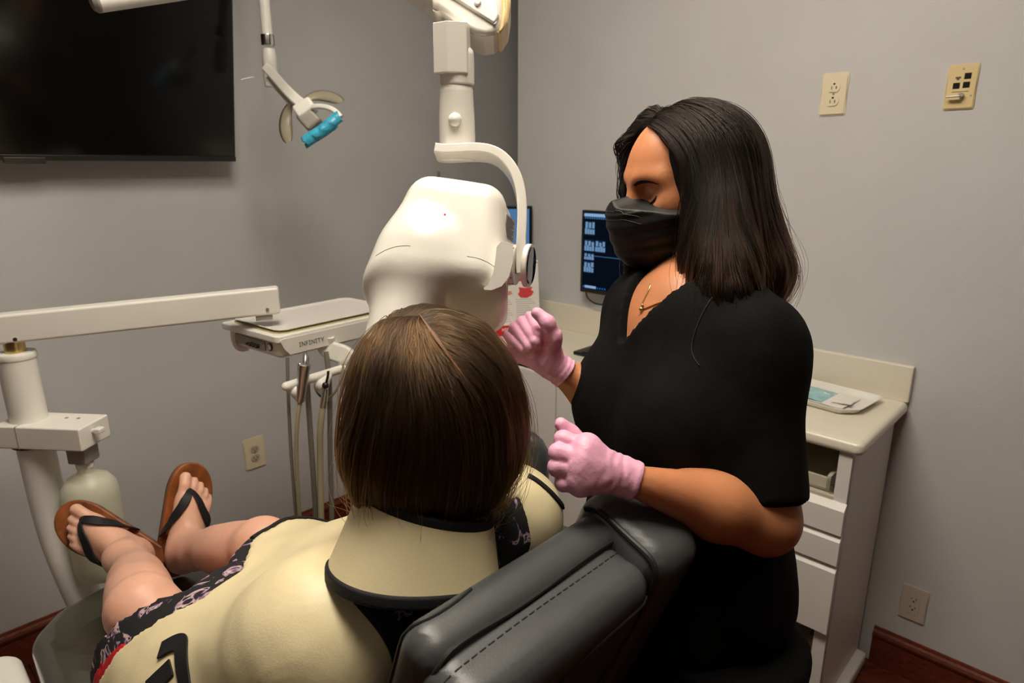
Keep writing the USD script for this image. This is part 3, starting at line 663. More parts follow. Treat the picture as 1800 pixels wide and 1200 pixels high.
# ---------------------------------------------------------------- on the counter
CZ = CT + .0005
def RWp(t, n, z): return (WR @ np.array([t, -n, z, 1]))[:3]
def scr(name, label, Mm, w, h, content, stand=None):
    m = thing(name, label, 'monitor', Mm[:3, 3])
    part(m, 'casing', rbox(-w / 2, w / 2, -h / 2, h / 2, -.022, 0, .004), M_black, 35, M=Mm)
    s = part(m, 'screen', box(-w / 2 + .012, w / 2 - .012, -h / 2 + .018, h / 2 - .010, -.001, .0008), emis('screen_dark', (.002, .004, .008), 1.0), False, M=Mm)
    content(s, Mm, w, h)
    return m
E_blue = [emis('screen_' + n, lin(c), k) for n, c, k in (('pale', (150, 190, 235), .75), ('film', (130, 175, 220), .62), ('tool', (80, 140, 190), .50), ('task', (40, 110, 220), .8), ('dim', (50, 80, 120), .22))]
def tooth_film(x, y, w, h, seed):
    r = np.random.default_rng(seed); o = []
    for i in range(4):
        o.append(rbox(x + w * i / 4 + .001, x + w * (i + 1) / 4 - .001, y + h * .08, y + h * (.42 + .1 * r.random()), .0006, .0016, .0004, 6))
    for i in range(3): o.append(rbox(x + w * (i + .2) / 3, x + w * (i + .8 + .15 * r.random()) / 3, y + h * .5, y + h * (.80 + .15 * r.random()), .0006, .0016, .0004, 6))
    return o
def xray_view(s, Mm, w, h):
    L, T = -w / 2 + .014, h / 2 - .012
    part(s, 'tool_bar', box(L, w / 2 - .014, T - .012, T, .0009, .0014), E_blue[0], False, M=Mm)
    part(s, 'tool_icons', [box(L + .004 + i * .011, L + .011 + i * .011, T - .021, T - .0135, .0009, .0014) for i in range(int((w - .04) / .011))], E_blue[2], False, M=Mm)
    for i, (x, y) in enumerate(((.004, .086), (.004, .152), (.058, .152), (.004, .186), (.004, .238))):
        hh = (.056, .050, .050, .031, .050)[i]
        part(s, 'x_ray_film', [box(L + x, L + x + .050, T - y, T - y + hh * .98, .0008, .0010)], E_blue[4], False, M=Mm)
        part(s, 'tooth_shapes', tooth_film(L + x, T - y, .050, hh, i), E_blue[1], False, M=Mm)
    part(s, 'divider', box(L + .056, w / 2 - .014, T - .168, T - .1655, .0009, .0014), E_blue[2], False, M=Mm)
    part(s, 'task_bar', [box(L + .012, L + .068, -h / 2 + .021, -h / 2 + .031, .0009, .0014)], E_blue[0], False, M=Mm)
    part(s, 'task_icons', [box(L + x, L + x + .005, -h / 2 + .022, -h / 2 + .028, .0009, .0014) for x in (.003, .074, .086, .098, .110)], E_blue[3], False, M=Mm)
m1 = WR @ frame((.41 + .245, -.06, 1.278), (1, 0, 0), (0, 0, 1), (0, -1, 0))
mon = scr('monitor', 'black monitor showing dental x-ray films behind the woman\'s mask', m1, .49, .332, xray_view)
part(mon, 'wall_arm', box(-.05, .05, -.05, .05, -.058, -.02), M_black, False, M=m1)
part(mon, 'cable', tube(np.array([(m1 @ np.array([*q, 1]))[:3] for q in ((-.22, -.155, -.015), (-.215, -.185, -.012), (-.18, -.205, -.01), (-.12, -.205, -.01), (-.02, -.18, -.02))]), .003, 8), M_black, 35)
def photo_view(s, Mm, w, h):
    L, T = -w / 2 + .014, h / 2 - .012
    part(s, 'sky_picture', box(L, w / 2 - .014, -.03, T, .0009, .0014), emis('screen_sky', lin((110, 165, 230)), .45), False, M=Mm)
    part(s, 'dark_shapes', [rbox(w / 2 - .06 + dx, w / 2 - .05 + dx, -.04, hh, .0012, .0018, .0003, 6) for dx, hh in ((0, .05), (.012, .02), (.022, .0), (.03, -.01))], E_blue[4], False, M=Mm)
mc = at(836, 430, 2.84)
m2 = look(mc, nrm(np.array([.10, -1, .0])))
mon2 = scr('monitor', 'monitor with a bright blue picture mostly hidden behind the tube head', m2, .50, .33, photo_view)
sz_ = mc[2] - CZ
part(mon2, 'stand', [cyl((0, -.05, -.035), (0, -sz_ + .004, -.035), .016), box(-.03, .03, -.06, .03, -.05, -.02)], M_black, 35, M=m2)
part(mon2, 'foot', lathe([(0, 0), (.085, 0), (.085, .006), (.075, .010), (0, .011)], 40, tr(mc[0] - m2[0, 2] * .035, mc[1] - m2[1, 2] * .035, CZ)), M_black, 35)
# red and white card leaning on the counter
c0_, c1_ = RWp(.157, .385, CZ), RWp(.295, .172, CZ)
cx = nrm(c1_ - c0_); cn = np.cross(cx, Z); lean = nrm(Z * .985 - cn * .17); cnn = np.cross(cx, lean)
MC = frame(c0_ + lean * .001, cx, lean, cnn); cw, chh = np.linalg.norm(c1_ - c0_), .315
sg = thing('info_card', 'white and red printed card standing on the counter behind the tube head', 'card', (c0_ + c1_) / 2)
bp = part(sg, 'card', box(0, cw, 0, chh, -.0018, 0), M_paper, False, M=MC)
part(bp, 'red_band', box(0, cw - .004, .004, .048, .0001, .0006), M_red, False, M=MC)
part(bp, 'lettering', text('HIGHER', .0125, MC @ tr(.088, .024, .0005), True), M_paper, False, label='white HIGHER lettering on the red band')
part(bp, 'lettering', text('CARE', .006, MC @ tr(.14, .012, .0005)), mat('pink_print', lin((240, 170, 170)), .5), False) if 0 else None
part(bp, 'headline', [box(cw - .10 + i * .017, cw - .088 + i * .017, chh - .014, chh - .008, .0001, .0005) for i in range(6)], mat('soft_red_print', lin((214, 92, 92)), .5), False, M=MC)
part(bp, 'grey_bar', box(cw - .12, cw - .022, chh - .044, chh - .036, .0001, .0005), mat('grey_print', lin((120, 112, 108)), .5), False, M=MC)
M_pr = mat('coral_print', lin((214, 70, 66)), .5)
blob = Polygon([(0, 0), (.01, -.012), (.035, -.014), (.055, -.004), (.062, .008), (.050, .014), (.056, .026), (.03, .022), (.004, .026), (.008, .012)]).buffer(.003)
part(bp, 'picture', extrude(blob, .0005), M_pr, False, M=MC @ tr(cw - .088, .175, .0001))
part(bp, 'picture', extrude(affinity.scale(blob, 1, .45), .0005), M_pr, False, M=MC @ tr(cw - .092, .232, .0001))
part(bp, 'picture', extrude(affinity.scale(blob, .7, .4), .0005), mat('peach_print', lin((226, 150, 120)), .5), False, M=MC @ tr(cw - .168, .175, .0001))
part(bp, 'picture', extrude(affinity.scale(blob, .7, .4), .0005), mat('peach_print', lin((226, 150, 120)), .5), False, M=MC @ tr(cw - .168, .212, .0001))
gl = []
for y in np.arange(.062, .16, .009):
    for x0, w in ((cw - .175, .06), (cw - .10, .085)): gl.append(box(x0, x0 + w * (.6 + .4 * ((y * 977) % 1)), y, y + .0022, .0001, .0004))
part(bp, 'small_print', gl, mat('pale_print', lin((176, 172, 170)), .6), False, M=MC)
part(sg, 'easel_back', box(cw * .4, cw * .6, 0, .12, -.012, -.002), M_paper, False, M=MC)
# keyboard
kb = thing('keyboard', 'black keyboard on the counter beside the pink gloved hand', 'keyboard', RWp(.78, .27, CZ))
MK = frame(RWp(.575, .305, CZ), DR, -NR, Z)
part(kb, 'base', rbox(0, .43, 0, .13, 0, .013, .004), M_black, 35, M=MK)
for r in range(5):
    for c in range(14 if r else 12):
        x = .012 + c * .0292 + (.006 * r if r else 0); 
        if x + .024 < .425: part(kb, 'key', rbox(x, x + .024, .010 + (4 - r) * .023, .030 + (4 - r) * .023, .011, .0165, .0015, 6), M_black, False, M=MK)
# tray with a sealed blue pouch
trc = [RWp(1.41, .262, CZ), RWp(1.55, .282, CZ)]
MTy = frame(RWp(1.40, .155, CZ), nrm(DR * .99 - NR * -.10), nrm(np.cross(Z, nrm(DR * .99 - NR * -.10))), Z)
tp = thing('plastic_tray', 'shallow white plastic tray on the counter\'s right end', 'tray', RWp(1.40, .155, CZ))
tpo = Polygon([(-.17, -.105), (.125, -.105), (.165, -.06), (.165, .105), (-.17, .105)]).buffer(-.018).buffer(.018)
part(tp, 'tray', loft([(tpo.buffer(-.016), 0), (tpo.buffer(-.012), .001), (tpo, .017), (tpo.buffer(.003), .0172), (tpo.buffer(.003), .0185), (tpo.buffer(-.0015), .0185), (tpo.buffer(-.0125), .0035), (tpo.buffer(-.016), .0022)]), M_white, 40, M=MTy)
bpch = thing('sterile_pouch', 'pale blue and white paper pouch lying in the tray', 'pouch', RWp(1.38, .16, CZ + .006))
def sheet(x0, x1, y0, y1, z, amp, seed, n=26, th=.0012):
    X, Y = np.meshgrid(np.linspace(x0, x1, n), np.linspace(y0, y1, n), indexing='ij')
    q = np.stack([X, Y, np.zeros_like(X)], -1)
    Zz = z + amp * (meshkit.fbm(q * 22, 3, seed) - .3).clip(0)
    V = np.concatenate([np.stack([X, Y, Zz + th], -1).reshape(-1, 3), np.stack([X, Y, Zz], -1).reshape(-1, 3)]); f = []
    N = n * n
    for i in range(n - 1):
        for j in range(n - 1):
            a, b, c, d = i * n + j, (i + 1) * n + j, (i + 1) * n + j + 1, i * n + j + 1
            f += [(a, b, c), (a, c, d), (N + a, N + c, N + b), (N + a, N + d, N + c)]
    for i in range(n - 1):
        for a, b in ((i, i + 1), ((n - 1) * n + i + 1, (n - 1) * n + i), ((i + 1) * n, i * n), (i * n + n - 1, (i + 1) * n + n - 1)):
            f += [(a, N + a, N + b), (a, N + b, b)]
    m = trimesh.Trimesh(V, np.array(f), process=False)
    if m.volume < 0: m.invert()
    return m
part(bpch, 'paper_back', sheet(-.15, .118, -.066, .062, .006, .008, 2), M_paper, True, M=MTy)
part(bpch, 'blue_film', sheet(-.148, .055, -.060, .056, .0085, .012, 5), mat('pale_blue_film', lin((150, 200, 212)), .15, .5, noise=.18, nscale=30), True, M=MTy)
part(bpch, 'folded_flap', loft([(Polygon([(.075, -.05), (.125, -.03), (.12, .0), (.095, -.01)]), .013), (Polygon([(.08, -.05), (.13, -.032), (.118, .004), (.10, -.012)]), .016)]), M_paper, False, M=MTy)
# ---------------------------------------------------------------- dental chair (its axis runs from the viewer's right to the left wall)
def march(fn, u, v, d0=.3, n=140, k=.7):
    a = at(u, v, d0); r = nrm(a - EYE)
    best = (9, a)
    for _ in range(n):
        d = float(fn(a[None])[0])
        if abs(d) < best[0]: best = (abs(d), a)
        if d > .6: break
        a = a + r * d * k
    return best[1]
def grad(fn, p, e=1.5e-3):
    return nrm(np.array([float(fn((p + e * k)[None])[0] - fn((p - e * k)[None])[0]) for k in np.eye(3)]))
def vgrad(fn, q, e=1e-3):
    g = np.stack([fn(q + e * k) - fn(q - e * k) for k in np.eye(3)], 1)
    return g / np.maximum(np.linalg.norm(g, axis=1, keepdims=True), 1e-9)
def strap(fn, px, w, th, up=.002, d0=.3, scale=None, n=40):
    """Flat band laid over a surface along photo points."""
    P = spline(np.array([march(fn, u, v, d0) for u, v in px]), n)
    N = vgrad(fn, P)
    P = P - N * fn(P)[:, None] + N * up
    return sweep(P, rrect(w, th, th * .45, 3), ups=N, scale=scale)
def ribbon_on(fn, P, w, th, up=.002):
    N = vgrad(fn, P)
    return sweep(P + N * up, rrect(w, th, th * .45, 3), ups=N)
def vinyl(name, c, rough, coat=0.0):
    return mat(name, c, rough, .5, noise=.05, nscale=30, bump=.12, bscale=900, coat=coat)
M_vinyl = vinyl('grey_vinyl', lin((72, 74, 76)), .38)
M_vinyl2 = vinyl('grey_vinyl_glossy', lin((58, 56, 46)), .09, .8)
M_pipe = mat('dark_piping', lin((42, 42, 42)), .45, .4)
M_stitch = mat('dark_stitch', lin((50, 50, 50)), .7, .3)
AX = -DR                                    # the way the patient faces
dc = thing('dental_chair', 'dark grey vinyl dental chair with stitched backrest and glossy leg rest', 'dental chair', (-.25, .87, 0))
RC = math.radians(21)
zb_v = nrm(math.cos(RC) * Z + math.sin(RC) * DR); yb_v = np.cross(zb_v, NR)
BO = (at(700, 1080, .60) + at(1106, 858, .85)) / 2
MB = frame(BO, NR, yb_v, zb_v)              # x towards the viewer's left, y out of the back, z up along the back
MBi = np.linalg.inv(MB)
tb = lambda p: p @ MBi[:3, :3].T + MBi[:3, 3]
def f_front(p):
    q = tb(p)
    d = rbx(q, (-.002, .028, -.34), (.190, .030, .34), .026)
    return d
def f_shell(p):
    q = tb(p)
    bul = .010 * np.clip(1 - (q[:, 2] + .10) ** 2 / .02, 0, 1)
    d = rbx(q, (.044, .071, -.318), (.145, .038, .310), .028)
    return d - bul * np.clip((q[:, 1] - .07) / .03, 0, 1)
def f_hood(p):
    q = tb(p)
    return rbx(q, (-.146, .053, -.30), (.054, .069, .314), .034)
bb = BO + np.array([-.42, -.42, -.72]), BO + np.array([.42, .42, .12])
part(dc, 'front_cushion', sdf_mesh(f_front, *bb, .0055), M_vinyl, True)
part(dc, 'back_shell', sdf_mesh(f_shell, *bb, .0055), M_vinyl, True)
part(dc, 'headrest_wrap', sdf_mesh(f_hood, *bb, .0055), M_vinyl, True)
B = lambda *p: np.array([(MB @ np.array([*q, 1]))[:3] for q in p])
def settle(fn, P, out=0.0):
    P = np.array(P)
    for _ in range(6):
        P = P - vgrad(fn, P) * (fn(P) - out)[:, None]
    return P
part(dc, 'piping', tube(settle(f_front, spline(B((.188, .052, -.55), (.188, .054, -.25), (.186, .052, -.05), (.172, .052, -.006), (.10, .053, -.001), (.0, .053, -.001), (-.09, .053, -.001)), 60), .0005), .0026, 8, 0), M_pipe, 40)
part(dc, 'piping', tube(settle(f_front, spline(B((.188, .004, -.55), (.188, .003, -.25), (.186, .004, -.05), (.172, .005, -.006), (.10, .004, -.001)), 50), .0005), .0022, 8, 0), M_pipe, 40)
hp_ = spline(B((-.093, -.012, .0), (-.093, .005, .013), (-.093, .06, .014), (-.093, .105, .006), (-.093, .120, -.03), (-.093, .122, -.12), (-.093, .122, -.25), (-.093, .122, -.45)), 70)
part(dc, 'piping', tube(settle(f_hood, hp_, .001), .0040, 8, 0), M_pipe, 40)
part(dc, 'seam', tube(settle(f_shell, spline(B((-.09, .112, -.035), (.0, .116, -.040), (.08, .118, -.060), (.14, .118, -.12), (.165, .118, -.25), (.168, .118, -.45)), 50), .0006), .0022, 8, 0), M_pipe, 40)
st = settle(f_shell, spline(B((-.09, .062, -.008), (.0, .062, -.008), (.10, .062, -.008), (.165, .064, -.02), (.178, .064, -.10), (.178, .064, -.3)), 150), .0002); seg = []
for i in range(0, len(st) - 2, 3): seg.append(cyl(st[i], st[i + 2], .0008, seg=6))
part(dc, 'stitching', seg, M_stitch, False, kind='stuff')
sr = settle(f_hood, spline(B((-.19, .03, -.02), (-.195, .06, -.03), (-.195, .09, -.04)), 16), .0004)
part(dc, 'seam', tube(sr, .0012, 6, 0), M_pipe, 40)
SE = lambda f, l, z: np.array([-.115, .745, 0]) + AX * f + NR * l + Z * z      # forward, to the viewer's left, height
MS = frame(SE(0, 0, 0), -NR, AX, Z)
part(dc, 'seat', slab(Polygon([(-.235, -.02), (.235, -.02), (.23, .46), (-.23, .46)]).buffer(-.05).buffer(.05), .555, .655, .035, 7), M_vinyl, 40, M=MS)
lg = Polygon([(-.235, .40), (.20, .40), (.16, .80), (.12, .90), (.04, .96), (-.17, .965), (-.27, .94), (-.335, .87), (-.345, .66), (-.30, .5)]).buffer(-.09).buffer(.09)
part(dc, 'leg_rest', slab(lg, .615, .697, .030, 8), M_vinyl2, 40, M=MS, label='glossy plastic covered leg rest')
part(dc, 'back_frame', rbox(-.08, .08, -.12, .02, .50, .60, .02), M_white, 35, M=MS)
part(dc, 'pedestal', slab(Polygon([(-.13, .02), (.13, .02), (.11, .42), (-.11, .42)]).buffer(-.04).buffer(.04), .03, .56, .02), M_white, 40, M=MS)
part(dc, 'base_plate', slab(Polygon([(-.24, -.12), (.24, -.12), (.20, .62), (-.20, .62)]).buffer(-.08).buffer(.08), 0, .04, .015), M_white, 40, M=MS)
# white corner of the cuspidor column at the lower left
cbp = at(40, 1176, 1.30)
cb = thing('cuspidor_column', 'white rounded column top in the bottom left corner beside the leg rest', 'cuspidor', (cbp[0] - .06, cbp[1] - .08, 0))
part(cb, 'column', slab(Polygon([(-.16, -.12), (.12, -.12), (.12, .12), (-.16, .12)]).buffer(-.05).buffer(.05), 0, cbp[2], .02), M_white, 40, M=frame((cbp[0] - .06, cbp[1] - .10, 0), -DR, NR * -1, Z) @ np.diag([1, -1, 1, 1.0]))
part(cb, 'rim', lathe([(0, .0), (.085, .0), (.09, .004), (.09, .012), (.083, .012), (.07, .003), (0, .002)], 40, tr(cbp[0] - .09, cbp[1] - .14, cbp[2])), M_white, 40)

# ---------------------------------------------------------------- assistant's stool behind the patient's head
so = at(905, 815, 1.62)
stl = thing('stool', 'grey stool whose rounded backrest shows beside the patient\'s brown hair', 'stool', (so[0], so[1] + .2, 0))
f_ = nrm(np.array([.35, .94, 0])); l_ = np.cross(f_, Z)
MSt = frame((so[0], so[1], 0), l_, f_, Z)
part(stl, 'backrest', slab(Polygon(rrect(.175, .20, .07)), -.024, .024, .02, 7), M_vinyl, 40, M=MSt @ frame((0, 0, so[2] - .01), (1, 0, 0), (0, .12, .993), (0, -.993, .12)))
part(stl, 'back_post', tube((MSt @ np.c_[np.array([(0, .03, so[2] - .02), (0, .05, .70), (0, .10, .50), (0, .2, .46)]), np.ones(4)].T)[:3].T, .012, 10), M_steel, 40)
part(stl, 'seat', lathe([(0, .46), (.14, .46), (.172, .475), (.178, .50), (.165, .525), (.1, .535), (0, .537)], 40, MSt @ tr(0, .2)), M_vinyl, 40)
part(stl, 'gas_post', lathe([(0, .08), (.03, .08), (.03, .25), (.018, .26), (.018, .46), (0, .46)], 24, MSt @ tr(0, .2)), M_black, 40)
for i in range(5):
    a = 2 * math.pi * i / 5 + .3; e = np.array([.24 * math.cos(a), .2 + .24 * math.sin(a), .07])
    q = (MSt @ np.array([*e, 1]))[:3]; q0 = (MSt @ np.array([0, .2, .095, 1]))[:3]
    part(stl, 'base_arm', sweep(np.array([q0, (q0 + q) / 2, q]), rrect(.034, .022, .006), ups=Z), M_black, 30)
    part(stl, 'caster', [cyl(q + l_ * .004 - Z * .045, q + l_ * .020 - Z * .045, .0245, seg=18), cyl(q - l_ * .020 - Z * .045, q - l_ * .004 - Z * .045, .0245, seg=18), cyl(q - Z * .05, q, .007, seg=10)], M_black, 30)
# ---------------------------------------------------------------- the patient, seen from behind
M_skin = mat('pale_skin', lin((226, 172, 148)), .45, .4, noise=.05, nscale=25, bump=.08, bscale=300, sss=.15)
NK = np.array([-.115, .745, 1.165])                    # base of the neck
ub = nrm(math.cos(.30) * Z + math.sin(.30) * DR)       # along the reclined trunk
HC = at(737, 722, .79); hu = nrm(Z * .97 + DR * .20); hf = nrm(AX * .95 + NR * .32); hf = nrm(hf - hu * (hf @ hu)); hl = np.cross(hu, hf)   # head centre, up, face, its left
MHd = frame(HC, -hl, hf, hu)                           # x to its right, y face, z up
shL, shR = NK + NR * .148 - Z * .065 + AX * .0, NK - NR * .165 - Z * .055
hip = NK - ub * .46
hipL, hipR = hip + NR * .085, hip - NR * .085
kneeL, ankL = at(250, 1072, 1.06), at(232, 982, 1.37)
kneeR, ankR = at(462, 962, 1.22), at(330, 963, 1.44)
elL, wrL = shL - ub * .24 + NR * .06 + AX * .10, hip + AX * .22 + NR * .06 + Z * .085
elR, wrR = shR - ub * .24 - NR * .06 + AX * .10, hip + AX * .20 - NR * .05 + Z * .05
def foot_frame(heel, toe, leg):
    y = nrm(toe - heel); z = nrm(leg - y * (leg @ y)); return frame(heel, np.cross(y, z), y, z)
MFL = foot_frame(at(276, 990, 1.445), at(112, 912, 1.425), nrm(kneeL - ankL))
MFR = foot_frame(at(302, 1004, 1.47), at(350, 822, 1.535), nrm(kneeR - ankR))
def f_foot(p, M, m):
    Mi = np.linalg.inv(M); q = p @ Mi[:3, :3].T + Mi[:3, 3]
    # m = +1 when the big toe lies towards +x
    d = many(.022, ell(q, (0, .034, .036), (.030, .034, .036)), rcone(q, (0, .045, .050), (m * .008, .140, .027), .032, .022),
             rcone(q, (-m * .018, .06, .024), (-m * .026, .145, .018), .022, .017), rcone(q, (m * .010, .07, .026), (m * .020, .158, .021), .024, .021),
             rcone(q, (0, .045, .06), (0, .05, .105), .034, .033))
    toes = [(.029, .172, .207, .0125, .0125), (.008, .172, .203, .0088, .0085), (-.008, .168, .195, .0085, .0078), (-.022, .160, .184, .008, .0072), (-.034, .150, .171, .0078, .007)]
    for x, y0, y1, r0, r1 in toes:
        ym = (y0 + y1) / 2
        d = smin(d, np.minimum(rcone(q, (m * x * .92, y0 - .02, .019), (m * x, ym, .020), r0, r0), rcone(q, (m * x, ym, .020), (m * x * 1.02, y1, .012), r0, r1)), .007)
    return d
def f_leg(p, h, k, a, M, m):
    c = k * .66 + a * .34 + nrm(h - k) * .0
    d = np.minimum(rcone(p, h, k, .082, .052), np.minimum(rcone(p, k, c, .052, .050), rcone(p, c, a, .050, .033)))
    back = np.cross(nrm(a - k), np.cross(nrm(k - h), nrm(a - k))); back = nrm(-Z * .8 + back * .0)
    d = smin(d, rcone(p, k * .8 + a * .2 + back * .014, k * .45 + a * .55 + back * .006, .046, .040), .03)
    d = smin(d, ell(p, k + Z * .006, (.050, .050, .050)), .02)
    return smin(d, f_foot(p, M, m), .03)
def f_legs(p): return np.minimum(f_leg(p, hipL, kneeL, ankL, MFL, 1), f_leg(p, hipR, kneeR, ankR, MFR, -1))
def f_trunk(p):
    T = many(.08, rcone(p, hip, NK - ub * .20, .13, .115), rcone(p, hipL, hipR, .12, .12), rcone(p, shL, shR, .062, .062), rcone(p, NK - ub * .17 + NR * .06, NK - ub * .17 - NR * .06, .10, .10))
    T = smin(T, rcone(p, NK - ub * .04, HC - hu * .07, .052, .050), .03)
    for a, b, c in ((shL, elL, wrL), (shR, elR, wrR)):
        T = smin(T, smin(rcone(p, a, b, .052, .040), rcone(p, b, c, .040, .027), .02), .03)
    return T
def hd(p, M): Mi = np.linalg.inv(M); return p @ Mi[:3, :3].T + Mi[:3, 3]
def f_skull(q, s=1.0):
    """Head in its own frame (x right, y face, z up), about 0.21 m tall."""
    q = q / s
    d = ell(q, (0, -.012, .022), (.074, .094, .088))
    d = smin(d, ell(q, (0, .036, -.030), (.056, .052, .075)), .05)
    d = smin(d, rcone(q, (-.022, .062, -.088), (.022, .062, -.088), .022, .022), .035)          # chin
    d = smin(d, np.minimum(ell(q, (.042, .052, -.032), (.026, .028, .026)), ell(q, (-.042, .052, -.032), (.026, .028, .026))), .03)   # cheeks
    br = np.minimum(rcone(q, (.012, .080, .016), (.045, .064, .016), .012, .010), rcone(q, (-.012, .080, .016), (-.045, .064, .016), .012, .010))
    d = smin(d, br, .02)
    d = smax(d, -np.minimum(ell(q, (.032, .094, -.003), (.020, .017, .013)), ell(q, (-.032, .094, -.003), (.020, .017, .013))), .022)  # eye sockets
    d = smin(d, np.minimum(ell(q, (.031, .068, -.003), (.0145, .0135, .0125)), ell(q, (-.031, .068, -.003), (.0145, .0135, .0125))), .006)
    d = smin(d, rcone(q, (0, .084, .006), (0, .108, -.030), .009, .0125), .014)                 # nose
    d = smin(d, np.minimum(ell(q, (.012, .096, -.034), (.009, .011, .008)), ell(q, (-.012, .096, -.034), (.009, .011, .008))), .008)
    d = smin(d, np.minimum(rcone(q, (-.018, .082, -.060), (.018, .082, -.060), .008, .008), rcone(q, (-.014, .080, -.070), (.014, .080, -.070), .009, .009)), .008)
    ear = np.minimum(ell(q, (.079, -.012, -.012), (.010, .020, .030)), ell(q, (-.079, -.012, -.012), (.010, .020, .030)))
    return smin(d, ear, .008) * s
def f_pat(p):
    d = smin(f_legs(p), f_trunk(p), .05)
    return smin(d, f_skull(hd(p, MHd), .98), .03)
pt = thing('person', 'brown haired person in a cream lead apron reclining in the dental chair, from behind', 'person', hip * [1, 1, 0] + Z * .655)
allp = np.array([shL, shR, hip, kneeL, kneeR, ankL, ankR, HC])
m1_ = sdf_mesh(f_pat, np.array([-.84, .42, .50]), np.array([.20, 1.30, 1.50]), .0072)
cF = np.array([-.80, 1.27, .86])
m2_ = sdf_mesh(f_pat, np.array([-1.08, 1.02, .64]), np.array([-.62, 1.50, 1.06]), .0030)
body = part(pt, 'body', [m1_, m2_], M_skin, True)

# sandals
M_sole = wood('tan_leather_sole', lin((96, 50, 22)), lin((148, 84, 42)), .45, (30, 30, 30))
M_band = mat('black_strap', (.010, .010, .012), .55, .3, bump=.3, bscale=700)
def sandal(M, m, lab):
    oc = np.array([(0, -.012), (.024, -.006), (.034, .02), (.030, .07), (.036, .12), (.050, .165), (.050, .200), (.036, .232), (.008, .242), (-.022, .228), (-.042, .195), (-.049, .15), (-.040, .10), (-.034, .05), (-.034, .015), (-.022, -.006)])
    oc = spline(np.vstack([oc, oc[:3]]), 120)[8:112]
    out = Polygon(oc * [m, 1]).buffer(0).buffer(.002)
    out = max(getattr(out, 'geoms', [out]), key=lambda g: g.area)
    s = part(pt, 'sandal', [slab(out, -.020, -.002, .004, 4)], M_sole, 40, M=M, label=lab)
    part(s, 'outsole', slab(out.buffer(-.001), -.027, -.0195, .002, 3), mat('dark_sole', lin((58, 28, 14)), .5), 40, M=M)
    for sx in (1, -1):
        L = np.array([(m * .0185, .176, .024), (m * .0185 * .5 + sx * .022, .142, .044), (sx * .043, .100, .024), (sx * .043, .080, -.004)])
        P = spline((M @ np.c_[L, np.ones(len(L))].T)[:3].T, 34)
        fn = lambda q: f_foot(q, M, m)
        N = np.array([grad(fn, p) for p in P]); dd = np.array([float(fn(p[None])[0]) for p in P])
        P = np.where((dd < .004)[:, None], P + N * (.004 - dd)[:, None], P)
        part(s, 'strap', sweep(P, rrect(.021, .004, .0018, 3), ups=N, scale=np.r_[np.linspace(.55, 1, 8), np.ones(26)]), M_band, 40)
    part(s, 'toe_post', cyl((M @ np.array([m * .0185, .178, -.002, 1]))[:3], (M @ np.array([m * .0185, .176, .020, 1]))[:3], .0035, seg=10), M_band, 40)
sandal(MFL, 1, 'brown thong sandal tipped to the left')
sandal(MFR, -1, 'brown thong sandal pointing up')

# lead apron
M_apron = mat('cream_apron', lin((228, 213, 172)), .42, .4, noise=.02, nscale=18, bump=.10, bscale=500)
M_trim = mat('black_trim', (.012, .012, .013), .6, .3, bump=.4, bscale=900)
def fold(p, a, s): return a * (meshkit.fbm(p * np.array([s, s, s]), 3, 5) - .5)
AH = SE(.18, 0, .93)
def f_drape(p):
    T = many(.06, rcone(p, hip + AX * .02, NK - ub * .19, .135, .112), rcone(p, shL - Z * .012, shR, .050, .060), rcone(p, shL - Z * .02, elL, .048, .050), rcone(p, shR, elR, .058, .055), rcone(p, elL, wrL, .05, .05), rcone(p, elR, wrR, .05, .05))
    lap = many(.14, rcone(p, hipL + NR * .01, kneeL, .092, .058), rcone(p, hipR, kneeR, .088, .060), rcone(p, wrL + Z * .01, kneeL + AX * -.05 - NR * .02 + Z * .005, .055, .045), rcone(p, wrR, kneeR - AX * .05 - Z * .012, .055, .045))
    taut = rcone(p, shL - Z * .055 + AX * .04, kneeL - AX * .08 - NR * .035 - Z * .025, .050, .034)
    taut = many(.10, taut, rcone(p, elL + Z * .02, kneeL - NR * .03 - AX * .05, .050, .040), rcone(p, NK - ub * .16 + AX * .09, (kneeL + kneeR) / 2 - Z * .07 - AX * .06, .060, .050))
    return smin(smin(T - .008, lap, .28), taut, .20) + .006 + fold(p, .014, 8)
def c_f(p): return (p - NK) @ AX
def c_l(p): return (p - NK) @ NR
pe = lambda p: c_f(p) - np.interp(c_l(p), [-.2, 0, .08, .14, .20, .32], [.409, .385, .34, .245, .228, .312])
pb = lambda p: -.16 - c_f(p)
def f_apron(p):
    d = f_drape(p)
    edge = pe(p)
    back = pb(p)
    cl, cf = c_l(p), c_f(p)
    b_ = .150 - .45 * np.clip(1.195 - p[:, 2], 0, .10)
    d = np.maximum(d, -np.maximum(cf + .040, np.abs(cl) - b_))
    return np.maximum(np.maximum(d, edge), np.maximum(back, .60 - p[:, 2]))
apm = sdf_mesh(f_apron, np.array([-.80, .30, .56]), np.array([.25, 1.25, 1.32]), .0055)
ap = part(pt, 'lead_apron', apm, M_apron, 50, label='cream lead apron with black trim')
def edge_line(us, plane, n=60):
    """Points on the drape's surface along the cut given by plane(p) = 0, found from a seed polyline."""
    P = spline(np.array(us), n)
    for _ in range(25):
        d = f_drape(P); g = vgrad(f_drape, P); P = P - g * (d * .8)[:, None]
        e = plane(P); h = 1e-3
        ge = np.stack([(plane(P + h * k) - plane(P - h * k)) / (2 * h) for k in np.eye(3)], 1); ge = ge - g * (ge * g).sum(1)[:, None]
        P = P - ge * (e / np.maximum((ge ** 2).sum(1), .05) * .7)[:, None]
    return P
seed = [SE(.34, .10, .99), SE(.37, .05, .99), SE(.385, .0, .99), SE(.39, -.12, .97), SE(.39, -.22, .84)]
